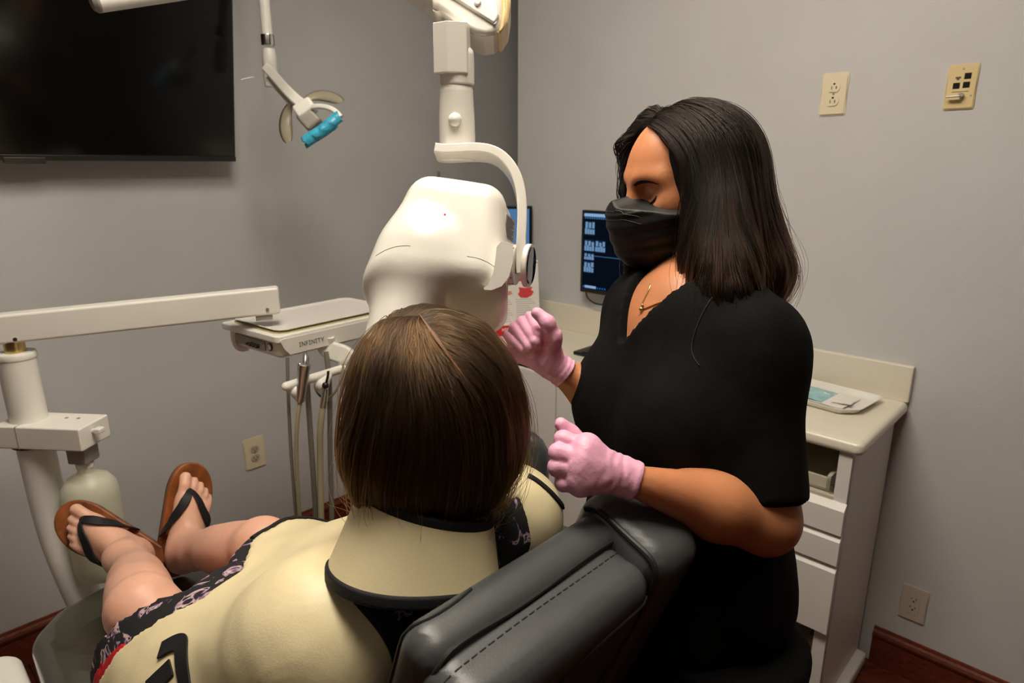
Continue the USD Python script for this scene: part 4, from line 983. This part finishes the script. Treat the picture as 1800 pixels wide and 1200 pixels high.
part(ap, 'trim', ribbon_on(f_drape, edge_line(seed, pe), .008, .004, .001), M_trim, 40)
part(ap, 'trim', strap(f_drape, [(598, 1004), (615, 1024), (640, 1052), (672, 1088), (692, 1120), (704, 1160), (710, 1215)], .026, .005, .001, .45), M_trim, 40)
part(ap, 'trim', strap(f_drape, [(928, 836), (950, 850), (970, 868), (990, 890)], .009, .004, .001, .45), M_trim, 40)
part(ap, 'buckle_strap', strap(f_drape, [(284, 1143), (302, 1133), (318, 1130), (321, 1150), (324, 1180), (329, 1215)], .022, .003), M_trim, 40)
part(ap, 'buckle_strap', strap(f_drape, [(303, 1172), (285, 1190), (262, 1212)], .024, .003), M_trim, 40)

# dress showing past the apron
M_dress = usdkit.material(stage, '/World/Looks/floral_dress', {'tc': ('texture_coordinate', {}), 'v': ('voronoi_texture', {'scale': 55.0, 'randomness': 1.0}), 'n': ('noise_texture', {'scale': 30.0, 'detail': 4.0, 'distortion': 1.5}),
    'r': ('rgb_ramp', {'ramp': [(.53, (.008, .007, .008)), (.56, lin((150, 112, 156))), (.61, lin((206, 186, 172))), (.64, (.01, .008, .01))]}), 'p': ('principled_bsdf', {'roughness': .75})},
    [('tc.object', 'n.vector'), ('n.fac', 'r.fac'), ('r.color', 'p.base_color')], surface='p.BSDF')
def f_dress(p):
    d = many(.05, rcone(p, hipL, kneeL, .090, .064), rcone(p, hipR, kneeR, .090, .064), rcone(p, hip, NK - ub * .15, .14, .12), rcone(p, shL, shR, .064, .064), rcone(p, NK - ub * .06, NK + ub * .015, .058, .056)) - .006 + fold(p, .008, 14)
    d = np.minimum(d, np.maximum(f_drape(p) + .004, .12 - c_f(p)))
    return np.maximum(np.maximum(d, pe(p) - (.010 + .048 * np.clip((c_l(p) - .05) / .10, 0, 1))), np.maximum(-.22 - c_f(p), .60 - p[:, 2]))
dr_ = part(pt, 'dress', sdf_mesh(f_dress, np.array([-.80, .40, .56]), np.array([.20, 1.25, 1.20]), .006), M_dress, 50, label='black dress with a lavender floral hem')
def f_red(p):
    ex = .034 * np.clip((c_l(p) - .275) / .05, 0, 1)
    return np.maximum(np.maximum(f_drape(p) + .0015, pe(p) - ex), np.maximum(.15 - c_f(p), .60 - p[:, 2]))
part(dr_, 'red_panel', sdf_mesh(f_red, np.array([-.80, .40, .56]), np.array([.20, 1.25, 1.20]), .006), mat('red_cloth', lin((190, 22, 32)), .6, .3, noise=.08, nscale=40), 50, label='bright red panel')

# thyroid collar
CA = nrm(NK - ub * .02 - (HC - hu * .09)); cA = -nrm(ub * .6 + hu * .4)
CC = at(738, 952, .775); cz = nrm(Z * .92 + AX * .10 - NR * .38); cyv = nrm(AX - cz * (AX @ cz)); cxv = np.cross(cyv, cz)
MCo = frame(CC, cxv, cyv, cz)
def collar_pt(a, t, o=0.0):
    """a: angle from the back (0) round the neck, t 0 bottom to 1 top"""
    r = .102 - .020 * t + .004 * math.sin(3 * a) * (1 - t) + o
    hgt = -.040 + .086 * t - .010 * math.cos(a) * (t - .2) + (.006 * math.sin(2 * a + 1)) * (1 - t)
    return np.array([r * math.sin(a), -r * math.cos(a), hgt])
A0, A1 = -math.radians(252), math.radians(46)
na, nt = 80, 14; V = []
for o in (0.0, -.008):
    V += [collar_pt(a, t, o) for a in np.linspace(A0, A1, na) for t in np.linspace(0, 1, nt)]
F = []
N_ = na * nt
for i in range(na - 1):
    for j in range(nt - 1):
        a, b, c, d = i * nt + j, (i + 1) * nt + j, (i + 1) * nt + j + 1, i * nt + j + 1
        F += [(a, b, c), (a, c, d), (N_ + a, N_ + c, N_ + b), (N_ + a, N_ + d, N_ + c)]
cm = trimesh.Trimesh(np.array(V), np.array(F), process=False)
co = part(pt, 'thyroid_collar', cm, M_apron, True, M=MCo, label='cream collar with black trim')
per = [collar_pt(a, 1, -.004) for a in np.linspace(A0, A1, 60)] + [collar_pt(A1, t, -.004) for t in np.linspace(1, 0, 12)[1:]]
sec_ = np.array(per); nrmls = np.array([nrm([p[0], p[1], 0]) for p in sec_])
part(co, 'trim', sweep(sec_, rrect(.013, .011, .004), ups=nrmls), M_trim, 40, M=MCo)
per = np.array([collar_pt(a, 0, -.004) for a in np.linspace(A0, A1, 60)])
part(co, 'trim', sweep(per, rrect(.015, .011, .004), ups=np.array([nrm([p[0], p[1], 0]) for p in per])), M_trim, 40, M=MCo)
per = np.array([collar_pt(A0, t, -.004) for t in np.linspace(0, 1, 12)])
part(co, 'trim', sweep(per, rrect(.014, .011, .004), ups=np.array([nrm([p[0], p[1], 0]) for p in per])), M_trim, 40, M=MCo)

# hair
def hair_mat(name, c0, c1, rough=.35):
    return usdkit.material(stage, '/World/Looks/' + name, {'hi': ('hair_info', {}), 'r': ('rgb_ramp', {'ramp': [(0.0, c0), (1.0, c1)]}), 'w': ('attribute', {'attribute': 'tone'}),
        'h': ('principled_hair_bsdf', {'parametrization': 'Direct coloring', 'roughness': rough, 'radial_roughness': .45, 'offset': .035, 'random_roughness': .2, 'R': .7})},
        [('w.fac', 'r.fac'), ('r.color', 'h.color')], surface='h.BSDF')
def curves(parent, name, P, width, mat_, tone, label=None, kind=None):
    """P: strands x points x 3."""
    n, k, _ = P.shape
    p = numbered(parent + '/' + name)
    c = UsdGeom.BasisCurves.Define(stage, p)
    c.CreateTypeAttr('cubic'); c.CreateBasisAttr('catmullRom'); c.CreateWrapAttr('pinned')
    c.CreateCurveVertexCountsAttr(Vt.IntArray.FromNumpy(np.full(n, k, np.int32)))
    c.CreatePointsAttr(Vt.Vec3fArray.FromNumpy((P - made[parent]).reshape(-1, 3).astype(np.float32)))
    w = width * np.r_[np.linspace(1, 1, k - 3), .8, .55, .25]
    c.CreateWidthsAttr(Vt.FloatArray.FromNumpy(np.tile(w, n).astype(np.float32))); c.SetWidthsInterpolation('vertex')
    UsdGeom.PrimvarsAPI(c).CreatePrimvar('tone', Sdf.ValueTypeNames.FloatArray, 'vertex').Set(Vt.FloatArray.FromNumpy(np.ascontiguousarray(np.broadcast_to(tone if tone.ndim == 2 else tone[:, None], (n, k))).ravel().astype(np.float32)))
    UsdShade.MaterialBindingAPI.Apply(c.GetPrim()).Bind(mat_)
    keys(c.GetPrim(), label=label, kind=kind)
    made[p] = made[parent]
def f_bob(q):
    d = ell(q, (0, -.012, .010), (.107, .112, .118))
    d = smin(d, ell(q, (0, -.024, -.045), (.101, .092, .078)), .06)
    low = -.118 - q[:, 2]
    d = smax(d, low, .03)
    face = ell(q, (-.006, .116, -.048), (.088, .094, .116))
    return smax(d, -face, .02)
def grow(fn, Q, flow, steps, ds, off, wob=0.0, seed=0):
    out = [Q]
    n = len(Q); r = np.random.default_rng(seed); ph = r.uniform(0, 6.28, (n, 3)); fr = r.uniform(25, 60, (n, 1))
    o = off * np.ones(n) if np.ndim(off) == 0 else off
    for i in range(steps):
        g = vgrad(fn, Q); v = flow(Q, i / steps) + wob * np.sin(fr * i * ds * 2 + ph)
        v = v - g * (v * g).sum(1)[:, None] * .92
        v = v / np.maximum(np.linalg.norm(v, axis=1, keepdims=True), 1e-9)
        Q = Q + v * ds * (1 if np.ndim(ds) == 0 else ds[:, None])
        d = fn(Q); g = vgrad(fn, Q)
        Q = Q - g * (d - o)[:, None] * .8
        out.append(Q)
    return np.stack(out, 1)
def locks(P, ng, amt, seed):
    """Draws strands together into locks; returns the strands and each one's lock."""
    from scipy.spatial import cKDTree
    r = np.random.default_rng(seed); gi = r.choice(len(P), ng, False)
    key = np.concatenate([P[:, len(P[0]) // 3], P[:, len(P[0]) * 2 // 3]], 1)
    k = cKDTree(key[gi]).query(key)[1]
    t = np.clip(np.linspace(-.15, 1, P.shape[1]), 0, 1)[None, :, None] ** .8
    return P + (P[gi][k] - P) * amt * t, k
hr = np.random.default_rng(21)
hm = sdf_mesh(lambda p: f_bob(hd(p, MHd)) + .006, HC - .2, HC + .2, .005)
hair = part(pt, 'hair', hm, mat('dark_brown_hair_base', (.020, .010, .005), .7, .2), True, label='brown bobbed hair with a centre parting')
# roots along the parting and the crown; strands fall to both sides and down
n = 9500
fbw = lambda p: f_bob(hd(p, MHd))
pa = np.array([march(fbw, u, v, .45) for u, v in ((738, 556), (768, 600), (803, 650), (842, 704))])
paq = hd(pa, MHd)
def part_at(y): return np.interp(-y, -paq[:, 1], paq[:, 0])
ty_ = hr.uniform(-.085, .075, n)
side = np.where(hr.random(n) < .5, 1, -1)
cr = hr.random(n) < .62
part_x = part_at(ty_); part_x = np.where(cr, part_at(hr.uniform(-.118, .05, n)), part_x); yy_ = np.where(cr, hr.uniform(-.118, .05, n), ty_); part_x = part_at(yy_)
Q = np.stack([part_x + side * (np.abs(hr.normal(0, .003, n)) + np.where(cr, hr.uniform(0, .08, n), 0)), yy_, np.full(n, .14)], 1)
for _ in range(12): Q = Q - vgrad(f_bob, Q) * f_bob(Q)[:, None]
sidev = (np.sign(Q[:, 0] - part_x) * np.clip(.22 + np.abs(Q[:, 0] - part_x) / .05, 0, 1))[:, None]
def flow_bob(q, t):
    back = np.clip((-q[:, 1:2] - .0) / .10, 0, 1)
    top = np.clip((q[:, 2:3] - .02) / .09, 0, 1)
    v = np.concatenate([sidev * (.95 * (1 - .9 * back)) * top, -(.12 + .88 * back) * top * .9, -.25 - 1.0 * (1 - top)], 1)
    return v
rel = hr.normal(0, .0022, n) + .0005
P = grow(f_bob, Q, flow_bob, 27, .0115 * hr.uniform(.85, 1.12, n)[:, None] if 0 else .0118, rel, .10, 5)
tone = np.clip(.75 * meshkit.noise(Q * 55, 4) ** 2 + .5 * hr.beta(2, 4, n), 0, 1)
clump = np.stack([meshkit.noise(P * np.array([42, 42, 16]) + 7 * meshkit.noise(Q * 18, 2)[:, None, None], k) - .5 for k in (1, 2, 3)], -1)
P = P + clump * .011 * np.linspace(.2, 1, P.shape[1])[None, :, None]
keep = np.ones(n, bool)
W3 = lambda P: (MHd @ np.concatenate([P.reshape(-1, 3), np.ones((P.shape[0] * P.shape[1], 1))], 1).T)[:3].T.reshape(P.shape)
M_hairb = hair_mat('brown_hair', (.006, .0026, .001), (.125, .052, .015))
P, lk = locks(P, 520, .72, 3)
ltone = hr.beta(1.6, 2.6, 520)
tone = np.clip(.72 * ltone[lk] + .35 * hr.beta(2, 3, n), 0, 1)
curves(hair, 'strands', W3(P), .00085, M_hairb, tone, kind='stuff')
fl = hr.choice(n, 500, False)
Pf = P[fl].copy(); amp = np.linspace(0, 1, P.shape[1])[None, :, None] ** 1.5
Pf = Pf + amp * hr.normal(0, .016, (500, 1, 3)) + amp * .006 * np.sin(np.linspace(0, 9, P.shape[1])[None, :, None] + hr.uniform(0, 6, (500, 1, 3)))
g = Pf - np.array([0, 0, 0]); Pf = Pf + .004 * amp * g / np.linalg.norm(g, axis=2, keepdims=True)
curves(hair, 'flyaway_strands', W3(Pf), .00045, M_hairb, np.clip(tone[fl] + .3, 0, 1), kind='stuff')
scalp = spline(paq, 30)
for _ in range(6): scalp = scalp - vgrad(f_bob, scalp) * f_bob(scalp)[:, None]
scn = vgrad(f_bob, scalp)
part(hair, 'parting', sweep(W3((scalp + scn * .003)[None])[0], rrect(.0042, .002, .0008, 3), ups=scn @ MHd[:3, :3].T, scale=np.r_[np.linspace(.2, 1, 12), np.linspace(1, .3, 18)]), mat('scalp_skin', lin((120, 82, 66)), .6, .3), 40, label='pale scalp line of the parting')
# ---------------------------------------------------------------- the dental assistant, standing
M_skin2 = mat('brown_skin', lin((196, 128, 88)), .42, .45, noise=.05, nscale=25, bump=.07, bscale=320, sss=.12)
M_scrub = mat('black_scrub_cloth', (.0042, .004, .0042), .8, .12, noise=.25, nscale=60, bump=.35, bscale=800)
Lt = nrm(np.array([.5, -.87, 0])); Ft = np.array([Lt[1], -Lt[0], 0])          # her left and front (trunk)
SC = at(1222, 572, .965)
TM = np.stack([-Lt, Ft, Z], 1); TM4 = np.eye(4); TM4[:3, :3] = TM
sL, sR = SC + Lt * .112 - Z * .008, SC - Lt * .105
C1, C2, C3 = at(1192, 690, .965), at(1192, 860, .975), at(1204, 1030, .99)
eL, wL = at(1342, 912, .845), at(1118, 846, .78)
eR, wR = at(1105, 735, 1.09), at(985, 652, .985)
fwd = nrm(np.array([-.89, -.31, -.24])); eyem = at(1119, 336, .97)
up_h = nrm(Z - fwd * fwd[2]); up_h = nrm(up_h + np.cross(fwd, up_h) * .02); MW = frame(eyem - fwd * .076 - up_h * .0, np.cross(fwd, up_h), fwd, up_h)
HW = MW[:3, 3]
NB = SC + Z * .035 - Ft * .015                                                 # neck base
def f_torso(p):
    d = many(.09, ell(p, C1, (.120, .088, .19), TM4), ell(p, C2, (.120, .096, .17), TM4), ell(p, C3, (.128, .108, .16), TM4))
    d = smin(d, rcone(p, sL, sR, .050, .050), .08)
    for s in (1, -1): d = smin(d, ell(p, C1 + Ft * .058 - Z * .020 + Lt * s * .065, (.062, .058, .070), TM4), .05)
    return d
def f_neck(p): return smin(rcone(p, NB - Z * .03, HW - up_h * .068 - fwd * .020, .056, .047), rcone(p, NB + Lt * .075 - Z * .012, NB - Lt * .075 - Z * .012, .032, .032), .06)
def f_arm(p, s, e, w): return smin(rcone(p, s, e, .050, .043), smin(rcone(p, e, e * .62 + w * .38, .043, .042), rcone(p, e * .62 + w * .38, w, .041, .0195), .02), .02)
def f_legw(p):
    o = None
    for s in (1, -1):
        h = C3 + Lt * s * .085 - Z * .04; a = h * [1, 1, 0] + Lt * s * .01 + Z * .08; k = (h + a) / 2 + Ft * .015
        d = smin(rcone(p, h, k, .092, .062), rcone(p, k, a, .058, .042), .03)
        o = d if o is None else np.minimum(o, d)
    return o
def f_woman(p):
    d = smin(f_torso(p), f_neck(p), .04)
    d = smin(d, f_skull(hd(p, MW), .90), .025)
    d = smin(d, np.minimum(f_arm(p, sL, eL, wL), f_arm(p, sR, eR, wR)), .03)
    return d
ws = thing('person', 'dark haired woman in black scrubs, black mask and pink gloves standing by the chair', 'person', C3 * [1, 1, 0])
b1 = sdf_mesh(f_woman, np.array([.02, .50, .80]), np.array([.60, 1.30, 1.475]), .0060)
b2 = sdf_mesh(lambda p: smin(smin(f_neck(p), f_skull(hd(p, MW), .90), .025), f_torso(p), .04), HW - [.17, .17, .16], HW + [.17, .17, .16], .0028)
part(ws, 'body', [b1, b2], M_skin2, True)

# scrub top, trousers and shoes
uaL = nrm(eL - sL); uaR = nrm(eR - sR)
def f_sleeve(p, s, e):
    u = nrm(e - s); t = (p - s) @ u; L = np.linalg.norm(e - s)
    d = rcone(p, s, e, .050, .060)
    return smax(d, t - L * (.89 + .25 * ((p - s) @ nrm(np.cross(u, RT)))), .006)
apex = march(f_torso, 1104, 600, .6)
def fold2(p): return .011 * (meshkit.fbm(p * np.array([13, 13, 7]), 3, 11) - .5) + .006 * np.sin(p @ np.array([38., -20., 22.]) + 3 * meshkit.noise(p * 6, 3)) * np.clip((1.22 - p[:, 2]) / .2, 0, 1)
def f_vneck(p):
    q = p - apex; s = q @ Lt; f = q @ Ft; z = q[:, 2]
    return np.maximum(np.abs(s - .12 * z) - (.004 + .58 * np.clip(z, 0, 1)), np.maximum(-z, -f - .12))
def f_top(p):
    d = f_torso(p) - .014
    skirt = ell(p, C3 + Z * .03, (.140, .120, .22), TM4)
    d = smin(d, skirt, .06)
    d = smin(d, np.minimum(f_sleeve(p, sL, eL), f_sleeve(p, sR, eR)), .045)
    d = smin(d, rcone(p, NB + Lt * .05 - Z * .022, NB - Lt * .05 - Z * .022, .042, .042), .05)
    d = d + fold2(p)
    nk = np.minimum(f_vneck(p), rcone(p, NB - Z * .01, HW, .052, .060))
    d = np.maximum(d, -nk)
    return np.maximum(d, C3[2] - .125 - p[:, 2])
top = part(ws, 'scrub_top', sdf_mesh(f_top, np.array([.0, .50, .80]), np.array([.62, 1.30, 1.50]), .0058), M_scrub, 55, label='black V-neck scrub top')
sw = []
for s, e in ((sL, eL),):
    fs = lambda q: f_top(q)
    u = nrm(e - s); a0 = nrm(np.cross(u, Ft)); b0 = np.cross(u, a0)
    c = s + u * np.linalg.norm(e - s) * .05
    ring = np.array([s * .80 + SC * .2 + .09 * (math.cos(t) * nrm(Z * .9 + Ft * .1) + math.sin(t) * Ft) for t in np.linspace(-1.7, 1.9, 40)])
    sw.append(tube(settle(fs, ring, .0003), .0011, 6, 0))
part(top, 'seam', sw, mat('black_seam', (.009, .009, .009), .6, .3), 40)
def f_pants(p): return np.maximum(smin(f_legw(p) - .016, ell(p, C3, (.134, .112, .15), TM4), .06) + fold2(p) * .8, np.maximum(p[:, 2] - C3[2] + .02, .055 - p[:, 2]))
part(ws, 'trousers', sdf_mesh(f_pants, np.array([.0, .60, .02]), np.array([.62, 1.40, 1.06]), .009), M_scrub, True)
for s in (1, -1):
    a = C3 * [1, 1, 0] + Lt * s * .095
    fs = lambda p: smax(many(.03, ell(p, a + Ft * .02 + Z * .045, (.040, .075, .045), TM4), ell(p, a + Ft * .11 + Z * .03, (.046, .085, .036), TM4)), .004 - p[:, 2], .006)
    part(ws, 'shoe', sdf_mesh(fs, a - [.22, .22, .01], a + [.22, .22, .12], .005), M_rubber, True)

# face: brows, lash lines, mask
fh = lambda q: f_skull(q, .90)
def onhead(P, out=0.0): return settle(fh, np.array(P, float), out)
M_brow = mat('brow_hair', (.035, .018, .011), .7, .2, noise=.5, nscale=900)
M_lash = mat('lash_hair', (.012, .007, .005), .7, .2)
for s in (-1, 1):
    P = onhead(.93 * spline([(s * .013, .09, .012), (s * .026, .088, .0145), (s * .038, .08, .0150), (s * .050, .066, .0105)], 24), .0005)
    N = vgrad(fh, P)
    part(ws, 'eyebrow', sweep(P, rrect(.0056, .0008, .0003, 3), ups=N, scale=np.r_[np.linspace(.7, 1.1, 8), np.linspace(1.1, .2, 16)]), M_brow, 40, M=MW)
    P = onhead(.93 * spline([(s * .018, .085, -.011), (s * .026, .088, -.0145), (s * .036, .086, -.0150), (s * .046, .074, -.0085)], 24), .0012)
    part(ws, 'eyelashes', sweep(P, rrect(.0028, .0022, .0008, 3), ups=vgrad(fh, P), scale=np.r_[np.linspace(.4, 1, 6), np.ones(12), np.linspace(1, .4, 6)]), M_lash, 40, M=MW)
def f_mask(q0):
    q = q0 / .93
    d = smin(f_skull(q, .968), ell(q, (0, .056, -.060), (.061, .066, .066)), .03)
    d = smin(d, rcone(q, (0, .100, -.028), (0, .094, -.085), .024, .026), .04)
    z = q[:, 2]; ple = .0022 * np.abs(((z + .020) / .024) % 1 - .5) * (np.abs(z + .062) < .040)
    d = d - .0050 - 2 * ple
    ax = np.abs(q[:, 0])
    topz = z + .013 + .016 * np.clip(ax / .06, 0, 1.4) ** 2 - .010 * np.exp(-(ax / .012) ** 2)
    return .93 * np.maximum(np.maximum(d, topz), np.maximum(.046 - .50 * np.clip(-.035 - z, 0, .06) + .3 * np.clip(-.10 - z, 0, 1) - q[:, 1], -.122 - z))
M_mask = mat('black_mask_cloth', (.009, .0085, .0085), .42, .3, bump=.25, bscale=1200)
mk = part(ws, 'face_mask', sdf_mesh(f_mask, (-.10, -.02, -.14), (.10, .16, .02), .0021), M_mask, 60, M=MW, label='black pleated face mask')
fm = lambda q: f_mask(q)
for s in (-1, 1):
    part(mk, 'ear_loop', tube(.91 * np.array([(s * .060, .048, -.034), (s * .072, .030, -.022), (s * .085, .002, -.006), (s * .090, -.015, .006)]), .0016, 8), M_mask, 40, M=MW)
    part(mk, 'ear_loop', tube(.91 * np.array([(s * .058, .040, -.098), (s * .070, .02, -.075), (s * .083, -.008, -.040), (s * .088, -.018, -.03)]), .0014, 8), M_mask, 40, M=MW)
for z0 in (-.020, -.030):
    P = np.array([(x, .13 - 6.0 * x * x, z0 - .016 * (abs(x) / .06) ** 2) for x in np.linspace(-.052, .052, 40)])
    P = settle(fm, P * .93, .0002)
    part(mk, 'stitch_line', sweep(P, rrect(.0012, .0010, .0004, 3), ups=vgrad(fm, P)), mat('mask_stitch', (.03, .03, .03), .5), 40, M=MW)
# necklace
M_gold = mat('gold_chain', (.75, .52, .22), .3, .5, 1.0)
fb = lambda p: f_woman(p)
ch = np.array([march(fb, u, v, .6) for u, v in ((1143, 500), (1136, 520), (1129, 541), (1150, 536), (1180, 526), (1208, 512), (1232, 496))])
nk_ = part(ws, 'necklace', tube(settle(fb, spline(ch, 60), .001), .0009, 6, 0), M_gold, 40, label='thin gold necklace')
part(nk_, 'pendant', [verts(manifold3d.Manifold.sphere(.0032, 14).translate(tuple(settle(fb, [march(fb, 1129, 544, .6)], .002)[0]))), verts(manifold3d.Manifold.sphere(.0022, 12).translate(tuple(settle(fb, [march(fb, 1131, 537, .6)], .002)[0])))], M_gold, 40)

# gloves: a full hand each, fingers curled
M_glove = mat('pink_glove', lin((238, 174, 202)), .42, .4, noise=.05, nscale=40, bump=.2, bscale=260, sss=.08)
def hand(name, wrist, back, palm_r, mcp, fingers, thumb, rf, lab, seed):
    """mcp: four knuckles; fingers: for each the joints after the knuckle; thumb: its joints from the root."""
    def fn(p):
        d = None
        for m in mcp:
            c = rcone(p, wrist, m, .0165, palm_r); d = c if d is None else smin(d, c, .014)
        d = smin(d, rcone(p, mcp[0], mcp[3], palm_r * .92, palm_r * .86), .012)
        d = smin(d, rcone(p, wrist, thumb[0], .0165, .0150), .012)
        for i, js in enumerate(fingers):
            a = mcp[i]; f = None
            for k, b in enumerate(js):
                r0 = rf[i] * (1.0 - .06 * k); c = rcone(p, a, b, r0, r0 * .95); f = c if f is None else smin(f, c, .004); a = b
            d = smin(d, f, .0022)
        a = thumb[0]; f = None
        for k, b in enumerate(thumb[1:]):
            c = rcone(p, a, b, (.0150, .0115, .0105)[k], (.0115, .0108, .0088)[k]); f = c if f is None else smin(f, c, .006); a = b
        d = smin(d, f, .006)
        u = nrm(back - wrist); t = (p - wrist) @ u
        cuff = rcone(p, wrist - u * .012, back, .0205, .0246)
        d = smin(d, smax(cuff + .0007 * np.sin(t * 700 + 4 * meshkit.noise(p * 40, seed)) * np.clip(t / .02, 0, 1), t - np.linalg.norm(back - wrist), .003), .007)
        w = .0016 * (meshkit.fbm(p * 90, 2, seed) - .5) + .0006 * np.sin(t * 520 + 7 * meshkit.noise(p * 50, seed)) * np.exp(-((t + .012) / .018) ** 2)
        return d + w
    allj = np.vstack([mcp] + [np.array(f) for f in fingers] + [np.array(thumb), wrist[None], back[None]])
    g = part(ws, name, sdf_mesh(fn, allj.min(0) - .045, allj.max(0) + .045, .0020), M_glove, True, label=lab)
    return fn
gl_l = hand('glove', wL + (at(1040, 815, .785) - wL) * .30, wL + (eL - wL) * .01, .0155,
    ats((1031, 786, .772), (1025, 806, .762), (1021, 828, .760), (1020, 848, .764)),
    [ats((989, 771, .780), (992, 778, .808), (1012, 788, .812)), ats((980, 795, .768), (984, 800, .798), (1006, 806, .803)), ats((978, 821, .766), (984, 824, .794), (1006, 828, .798)), ats((990, 850, .766), (994, 851, .790), (1010, 850, .795))],
    ats((1052, 806, .795), (1024, 782, .806), (1004, 763, .808), (987, 746, .803)), (.0108, .0112, .0108, .0098), 'pink glove on her left hand, closed with the thumb up', 3)
gl_r = hand('glove', at(966, 636, .985), at(995, 657, .99), .0165,
    ats((951, 590, 1.015), (936, 596, 1.020), (920, 606, 1.022), (908, 618, 1.02)),
    [ats((932, 557, .990), (948, 588, .952), (952, 600, .975)), ats((917, 565, .990), (941, 600, .950), (948, 610, .975)), ats((904, 575, .992), (931, 609, .954), (940, 617, .978)), ats((893, 589, .997), (921, 614, .964), (930, 620, .985))],
    ats((970, 622, .972), (974, 592, .950), (962, 566, .940), (944, 550, .942)), (.0086, .0088, .0084, .0074), 'pink glove on her raised right hand, fingers curled', 8)

# hair: dark, parted, shoulder length
def f_hw0(p):
    q = hd(p, MW)
    d = ell(q, (0, -.022, .024), (.079, .097, .079))
    d = smin(d, rcone(p, at(1252, 300, .945), at(1268, 515, .880), .056, .047), .05)
    d = smin(d, rcone(p, at(1270, 310, 1.01), at(1320, 480, .975), .058, .060), .05)
    d = smin(d, rcone(p, at(1118, 285, 1.05), at(1116, 475, 1.06), .022, .020), .03)
    face = ell(q, (.016, .116, -.050), (.062, .082, .106))
    d = smax(d, -face, .012)
    return smin(d, smin(rcone(p, at(1152, 214, 1.005), at(1100, 262, 1.02), .020, .014), smin(rcone(p, at(1100, 262, 1.02), at(1094, 335, 1.035), .013, .012), rcone(p, at(1094, 335, 1.035), at(1108, 480, 1.035), .012, .018), .01), .012), .012)
def f_hw(p): return smax(f_hw0(p), (1.385 + .12 * (p[:, 0] - .28)) - p[:, 2], .02)
wm = sdf_mesh(lambda p: f_hw(p) + .007, HW - [.24, .24, .26], HW + [.26, .24, .18], .005)
wh = part(ws, 'hair', wm, mat('black_hair_base', (.006, .0045, .004), .6, .2), True, label='dark shoulder-length hair, browner at the ends')
def fq(q): return f_hw0((MW @ np.c_[q, np.ones(len(q))].T)[:3].T)
n = 8500
wr_ = np.random.default_rng(31)
px_ = .012
sd = np.where(wr_.random(n) < .80, -1, 1)[:, None].astype(float)
Q = np.c_[px_ + sd[:, 0] * np.abs(wr_.normal(.002, .006, n)), wr_.uniform(-.11, .082, n), np.full(n, .16)]
mlt = wr_.random(n) < .5
Q[mlt, 0] = px_ + sd[mlt, 0] * wr_.uniform(.0, .085, mlt.sum()); Q[mlt, 1] = wr_.uniform(-.135, .03, mlt.sum())
for _ in range(14): Q = Q - vgrad(fq, Q) * fq(Q)[:, None]
downq = MW[:3, :3].T @ np.array([0, 0, -1.0])
def flow_w(q, t):
    top = np.clip((q[:, 2:3] - .0) / .10, 0, 1)
    fr = np.clip(q[:, 1:2] / .08, 0, 1)
    side = np.concatenate([sd * 1.0, -.10 - .10 * fr - .75 * np.clip(-q[:, 1:2] / .07, 0, 1) * (np.abs(q[:, 0:1]) < 2), np.zeros_like(sd)], 1)
    return side * top ** .7 + downq[None] * (1.15 - .75 * top)
rel = wr_.normal(0, .0028, n)
L_ = wr_.uniform(.90, 1.10, n)
P = grow(fq, Q, flow_w, 36, .0122, rel, .06, 9)
tt = np.linspace(0, 1, P.shape[1])[None, :, None]
lump = np.stack([meshkit.noise(P[:, -1] * 45, s) - .5 for s in (1, 2, 3)], 1)[:, None, :]
ph = (meshkit.noise(P[:, -1] * 55, 5) * 14)[:, None, None]
amp = np.clip((tt - .45) / .55, 0, 1) ** 1.3
P = P + amp * (.030 * lump + .0125 * np.concatenate([np.sin(tt * 21 + ph), np.cos(tt * 13 + ph * 1.3), 0 * tt + 0 * ph], 2))
sN = P.shape[1]; tk_ = np.linspace(0, 1, sN)[None] * wr_.uniform(.86, 1.0, n)[:, None] * (sN - 1); i0 = np.minimum(tk_.astype(int), sN - 2); fr_ = (tk_ - i0)[..., None]
P = np.take_along_axis(P, i0[..., None], 1) * (1 - fr_) + np.take_along_axis(P, i0[..., None] + 1, 1) * fr_
W4 = lambda P: (MW @ np.concatenate([P.reshape(-1, 3), np.ones((P.shape[0] * P.shape[1], 1))], 1).T)[:3].T.reshape(P.shape)
M_hairw = usdkit.material(stage, '/World/Looks/black_brown_hair', {'hi': ('attribute', {'attribute': 'tone'}), 'r': ('rgb_ramp', {'ramp': [(0, (.006, .004, .0035)), (.48, (.007, .0045, .0035)), (.75, (.026, .011, .006)), (1, (.075, .029, .013))]}),
    'h': ('principled_hair_bsdf', {'parametrization': 'Direct coloring', 'roughness': .26, 'radial_roughness': .35, 'offset': .035, 'R': .42})}, [('hi.fac', 'r.fac'), ('r.color', 'h.color')], surface='h.BSDF')
P, lk = locks(P, 420, .72, 5)
lt_ = wr_.random(420)
curves(wh, 'strands', W4(P), .0008, M_hairw, np.clip(np.linspace(0, 1, sN)[None] + .40 * (lt_[lk][:, None] - .55) + .15 * (wr_.random((n, 1)) - .5), 0, 1), kind='stuff')
fl = wr_.choice(n, 420, False); Pf = P[fl] + tt ** 1.2 * wr_.normal(0, .012, (420, 1, 3)) + tt * .004 * np.sin(tt * 12 + wr_.uniform(0, 6, (420, 1, 3)))
curves(wh, 'flyaway_strands', W4(Pf), .0004, M_hairw, np.linspace(0, 1, sN)[None] * np.ones((420, 1)), kind='stuff')
